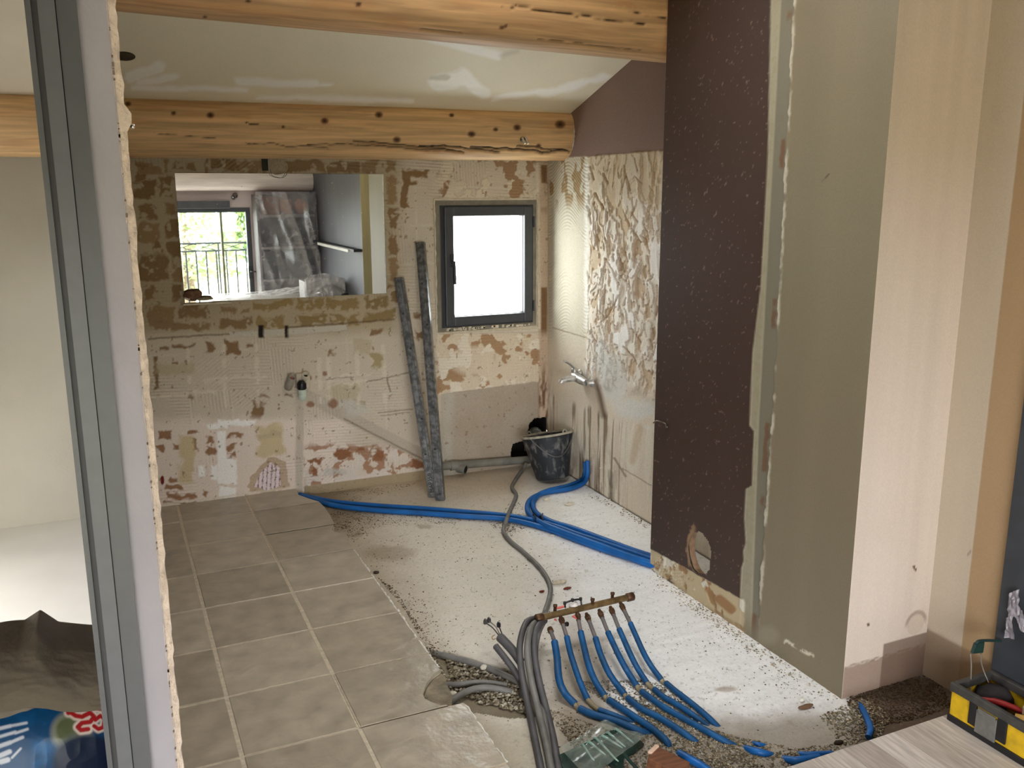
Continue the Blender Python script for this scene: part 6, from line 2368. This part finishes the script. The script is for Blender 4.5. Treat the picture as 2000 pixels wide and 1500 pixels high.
# ledge on the grey wall
q0, q1 = MR(622, 472, 0, 2.195), MR(708, 490, 0, 2.195)
ls = thing('wall_ledge', 'thin dark wall ledge with a pale front strip, seen in the mirror', 'shelf', (2.19, 0.0, 1.0))
m = MB()
m.box((2.12, -0.92, 0.985), (2.1995, 0.97, 1.008))
m.build('board', mat('ledge_black', (30, 30, 32), 0.5), ls)
m = MB()
m.box((2.108, -0.50, 0.975), (2.12, 0.80, 1.000))
m.build('front_strip', mat('ledge_strip', (214, 210, 200), 0.4), ls)

# shelf unit draped in clear film
su = thing('shelf_unit', 'shelf unit wrapped in clear dust film, seen in the mirror', 'shelf', (1.85, -1.0, 0.0))
M_SHW = mat('shelf_white', (150, 142, 138), 0.6)
M_DKG = mat('shelf_dark', (52, 56, 54), 0.5)
m = MB()
m.box((1.55, -1.18, 0.0), (1.575, -0.84, 1.50))
m.box((2.165, -1.18, 0.0), (2.19, -0.84, 1.50))
m.build('side_panel', mat('side_dark', (92, 88, 88), 0.7), su)
m = MB()
m.box((1.575, -1.18, 0.0), (2.165, -1.165, 1.5))
m.build('back_panel', mat('shelf_back', (120, 110, 104), 0.7), su)
for zz in (0.582, 0.93, 1.275):
    m = MB()
    m.box((1.575, -1.165, zz - 0.012), (2.165, -0.84, zz + 0.012))
    m.build('shelf', M_SHW, su)
P, A, B = sheet([(1.50, -0.80, 0.05), (2.19, -0.80, 0.05), (2.19, -0.82, 1.53), (1.54, -0.82, 1.53)], 90, 110, 91, 0.0)
P[..., 1] += 0.10 * (ridged(A * 2.2 + B * 1.4, B * 1.6 - A, 95, 2) - 0.5) + 0.03 * np.sin(A * 7 + 3 * B)
o = grid_obj('dust_film', P, None, filmmat('dust_film', (236, 232, 236), 0.26, 0.16, 0.22), su)
tv = thing('television', 'dark screen behind the dust film, seen in the mirror', 'television', (1.85, -1.02, 0.945))
m = MB()
m.box((1.60, -1.05, 0.965), (2.13, -1.02, 1.245))
bevelled(m.build('casing', M_DKG, tv), 0.006)
m = MB()
m.box((1.612, -1.0195, 0.978), (2.118, -1.0185, 1.233))
m.build('screen', mat('screen_dark', (36, 44, 42), 0.15), tv)
m = MB()
m.box((1.80, -1.08, 0.942), (1.93, -0.98, 0.966))
m.build('stand', M_DKG, tv)
for lab, x0_, x1_, h_, c_, y_ in [('brown box on the film-wrapped shelf, seen in the mirror', 1.60, 1.80, 0.19, (150, 110, 92), -1.12), ('reddish box on the film-wrapped shelf, seen in the mirror', 1.815, 1.93, 0.16, (162, 112, 86), -1.1)]:
    o = bevelled(MB().box((x0_, y_, 1.288), (x1_, -0.90, 1.288 + h_)).build('cardboard_box', mat('box_%d' % int(x0_ * 100), c_, 0.8)), 0.003)
    tag(o, lab, 'box')
m = MB()
m.lathe([(0.0, 0.0), (0.05, 0.0), (0.075, 0.05), (0.08, 0.09), (0.06, 0.135), (0.035, 0.15), (0.04, 0.165), (0.03, 0.165), (0, 0.15)], (2.05, -0.99, 1.288), (0, 0, 1), 24)
tag(m.build('clay_pot', mat('terracotta', (206, 146, 110), 0.7)), 'round orange clay pot on the film-wrapped shelf, seen in the mirror', 'pot')
dc = thing('cabinet', 'low dark green cabinet behind the dust film, seen in the mirror', 'cabinet', (1.85, -0.95, 0.44))
m = MB()
m.box((1.59, -1.13, 0.60), (2.14, -0.86, 0.90))
bevelled(m.build('body', mat('cabinet_green', (44, 58, 54), 0.45, var=0.1), dc), 0.006)
m = MB()
m.box((1.60, -0.859, 0.61), (2.13, -0.852, 0.89))
m.build('door', mat('cabinet_door', (40, 52, 48), 0.35), dc)

# table under film
tbl = thing('table', 'worktable covered in clear plastic sheeting, seen in the mirror', 'table', (1.4, -0.1, 0.0))
M_TW = mat('table_white', (214, 208, 200), 0.5)
TBX0, TBX1, TBY0, TBY1, TBZ = 0.95, 2.15, -0.50, -0.12, 0.47
m = MB()
m.box((TBX0, TBY0, TBZ - 0.03), (TBX1, TBY1, TBZ))
m.build('tabletop', M_TW, tbl)
for xx in (TBX0 + 0.05, TBX1 - 0.05):
    for yy in (TBY0 + 0.05, TBY1 - 0.05):
        m = MB()
        m.box((xx - 0.025, yy - 0.025, 0), (xx + 0.025, yy + 0.025, TBZ - 0.03))
        m.build('leg', M_TW, tbl)
P, A, B = sheet([(TBX0 - 0.03, TBY0 - 0.03, TBZ + .01), (TBX1 + 0.02, TBY0 - 0.03, TBZ + .01), (TBX1 + .02, TBY1 + 0.05, TBZ + .01), (TBX0 - 0.03, TBY1 + .05, TBZ + .01)], 110, 60, 97, 0.0)
P[..., 2] += 0.09 * sm(A, 0.45, 0.9) * ridged(A * 3, B * 2, 98, 4) + 0.03 * ridged(A * 5, B * 3, 99, 3)
grid_obj('dust_film', P, None, filmmat('dust_film_table', (226, 222, 218), 0.55, 0.12, 0.2), tbl)
bx_ = thing('crate', 'crate under clear plastic on the grey wall side, seen in the mirror', 'crate', (1.98, 0.1, 0.0))
m = MB()
m.box((1.80, -0.04, 0.0), (2.15, 0.32, 0.66))
bevelled(m.build('body', mat('crate_grey', (150, 146, 142), 0.6), bx_), 0.008)
P, A, B = sheet([(1.76, 0.36, 0.2), (2.18, 0.36, 0.22), (2.18, 0.34, 0.72), (1.78, 0.34, 0.70)], 60, 60, 101, 0.0)
P[..., 1] += 0.05 * (ridged(A * 2.5 + B, B * 2.5, 102, 3) - 0.3)
P[..., 2] += 0.04 * np.sin(A * 4)
grid_obj('dust_film', P, None, filmmat('dust_film_crate', (220, 216, 214), 0.5, 0.15, 0.18), bx_)
link('black_sack', blob((2.10, 0.62, 0.3), 0.22, 66, 3, (0.36, .8, 1.35), 0.2), mat('black_sack', (22, 22, 24), 0.3, spec=0.6), None)
tag(bpy.data.objects['black_sack'], 'black sack beside the crate, seen in the mirror', 'sack')

# balcony railing outside the french window
rl = thing('balcony_railing', 'thin iron balcony railing outside the french window, seen in the mirror', 'railing', (0.9, -1.9, 0.0))
M_IRON = mat('rail_iron', (44, 50, 56), 0.6, spec=0.2)
m = MB()
for zz, r_ in ((0.945, 0.011), (0.855, 0.009), (0.33, 0.010)):
    m.tube([(-2.0, -1.9, zz), (2.2, -1.9, zz)], r_, 8)
m.build('rail', M_IRON, rl)
m = MB()
for xx in (0.13, 0.69, 1.25, 1.81):
    m.tube(catmull([(xx + 0.02, -1.9, 0.86), (xx + 0.16, -1.9, 0.90), (xx + 0.28, -1.9, 0.935), (xx + 0.40, -1.9, 0.90), (xx + 0.54, -1.9, 0.86)], 5), 0.004, 6)
    m.tube(catmull([(xx + 0.02, -1.9, 0.94), (xx + 0.16, -1.9, 0.90), (xx + 0.28, -1.9, 0.865), (xx + 0.40, -1.9, 0.90), (xx + 0.54, -1.9, 0.94)], 5), 0.004, 6)
m.build('scroll', M_IRON, rl)
xx = -0.235
while xx < 2.2:
    post = abs(((xx - 0.33) / 0.56) % 1) < 0.05
    m = MB()
    m.tube([(xx, -1.9, -0.05), (xx, -1.9, 0.855)], 0.009, 8)
    m.build('baluster', M_IRON, rl)
    xx += 0.112
for xx in (0.13, 0.69, 1.25, 1.81):
    m = MB()
    m.tube([(xx, -1.9, -0.1), (xx, -1.9, 0.95)], 0.009, 8)
    m.build('post', M_IRON, rl)
sl = struct(MB().box((-2.3, -2.0, -0.3), (2.4, -1.34, -0.05)).build('floor.003', mat('balcony_slab', (190, 186, 176), 0.8)), 'balcony slab outside the french window')
gr = struct(MB().box((-14, -22, -1.2), (14, -2.6, -1.0)).build('ground', mat('garden_ground', (150, 146, 118), 0.95, var=0.15, scale=2)), 'garden ground outside')


def tree(loc, h, r, seed, label, cols):
    t = thing('tree', label, 'tree', loc, group=None)
    m = MB()
    m.tube([(loc[0], loc[1], loc[2]), (loc[0] + 0.05, loc[1], loc[2] + h * 0.4), (loc[0], loc[1], loc[2] + h * 0.75)], [0.14, 0.10, 0.05], 10)
    m.build('trunk', mat('bark', (110, 96, 80), 0.9, var=0.2, scale=20), t)
    rng = np.random.default_rng(seed)
    n = 5200
    d = rng.normal(size=(n, 3))
    d /= np.linalg.norm(d, axis=1)[:, None]
    rr = rng.uniform(0.35, 1, n) ** 0.6
    lump = 0.75 + 0.5 * fbm(d[:, 0] * 2 + seed, d[:, 1] * 2 + d[:, 2] * 1.5, seed, 3)
    ctr = d * (rr * lump)[:, None] * np.array((r, r, h * 0.42)) + np.array((loc[0], loc[1], loc[2] + h * 0.6))
    s = rng.uniform(0.04, 0.10, n)
    e1 = rng.normal(size=(n, 3))
    e1 /= np.linalg.norm(e1, axis=1)[:, None]
    e2 = np.cross(e1, rng.normal(size=(n, 3)))
    e2 /= np.linalg.norm(e2, axis=1)[:, None]
    V = np.stack([ctr - e1 * s[:, None], ctr + e2 * s[:, None] * 0.5, ctr + e1 * s[:, None], ctr - e2 * s[:, None] * 0.5], 1)
    me = bpy.data.meshes.new('crown')
    co = V.reshape(-1, 3).astype(np.float32)
    me.vertices.add(len(co))
    me.vertices.foreach_set('co', co.ravel())
    me.loops.add(4 * n)
    me.loops.foreach_set('vertex_index', np.arange(4 * n, dtype=np.int32))
    me.polygons.add(n)
    me.polygons.foreach_set('loop_start', np.arange(0, 4 * n, 4, dtype=np.int32))
    me.polygons.foreach_set('loop_total', np.full(n, 4, np.int32))
    me.update(calc_edges=True)
    a = me.color_attributes.new('Col', 'FLOAT_COLOR', 'POINT')
    cc = np.ones((len(co), 4), np.float32)
    cs = np.array([lin(c_) for c_ in cols])[rng.integers(0, len(cols), n)]
    cc[:, :3] = np.repeat(cs, 4, 0)
    a.data.foreach_set('color', cc.ravel())
    tag(link('crown', me, M_LEAF, t), kind='stuff')
    return t


M_LEAF = colmat('leaves', rough=0.6, bump=0.0, var=0.05)
tree((3.05, -7.0, -1.0), 4.2, 0.95, 11, 'bright green tree beyond the balcony, nearest the window post, seen in the mirror', [(74, 98, 44), (92, 116, 56), (60, 84, 36)])
tree((1.6, -11.0, -1.0), 3.0, 1.7, 12, 'hazy pale green tree further beyond the balcony, seen in the mirror', [(150, 166, 126), (164, 178, 140), (138, 154, 112)])

for o in bpy.data.objects:
    if o.parent is None and o.get('category') == 'conduit':
        o['group'] = 'grey electrical conduits on the bare floor'
    elif o.parent is None and o.name.startswith('blue_pipe'):
        o['group'] = 'blue water pipes crossing the floor'
    elif o.parent is None and o.name.startswith('sleeved_pipe'):
        o['group'] = 'blue sleeved pipes on the manifold'
    elif o.parent is None and o.name.startswith('blue_sleeve'):
        o['group'] = 'blue sleeves surfacing from the rubble'
    elif o.parent is None and o.name.startswith('metal_stud'):
        o['group'] = 'metal rails leaning on the wall'
    elif o.parent is None and o.name.startswith('cable_tie'):
        o['group'] = 'cable ties on the blue pipes'
    elif o.parent is None and o.name.startswith('log_beam'):
        o['group'] = 'log beams under the ceiling'
    elif o.parent is None and o.name.startswith('tree'):
        o['group'] = 'trees beyond the balcony'
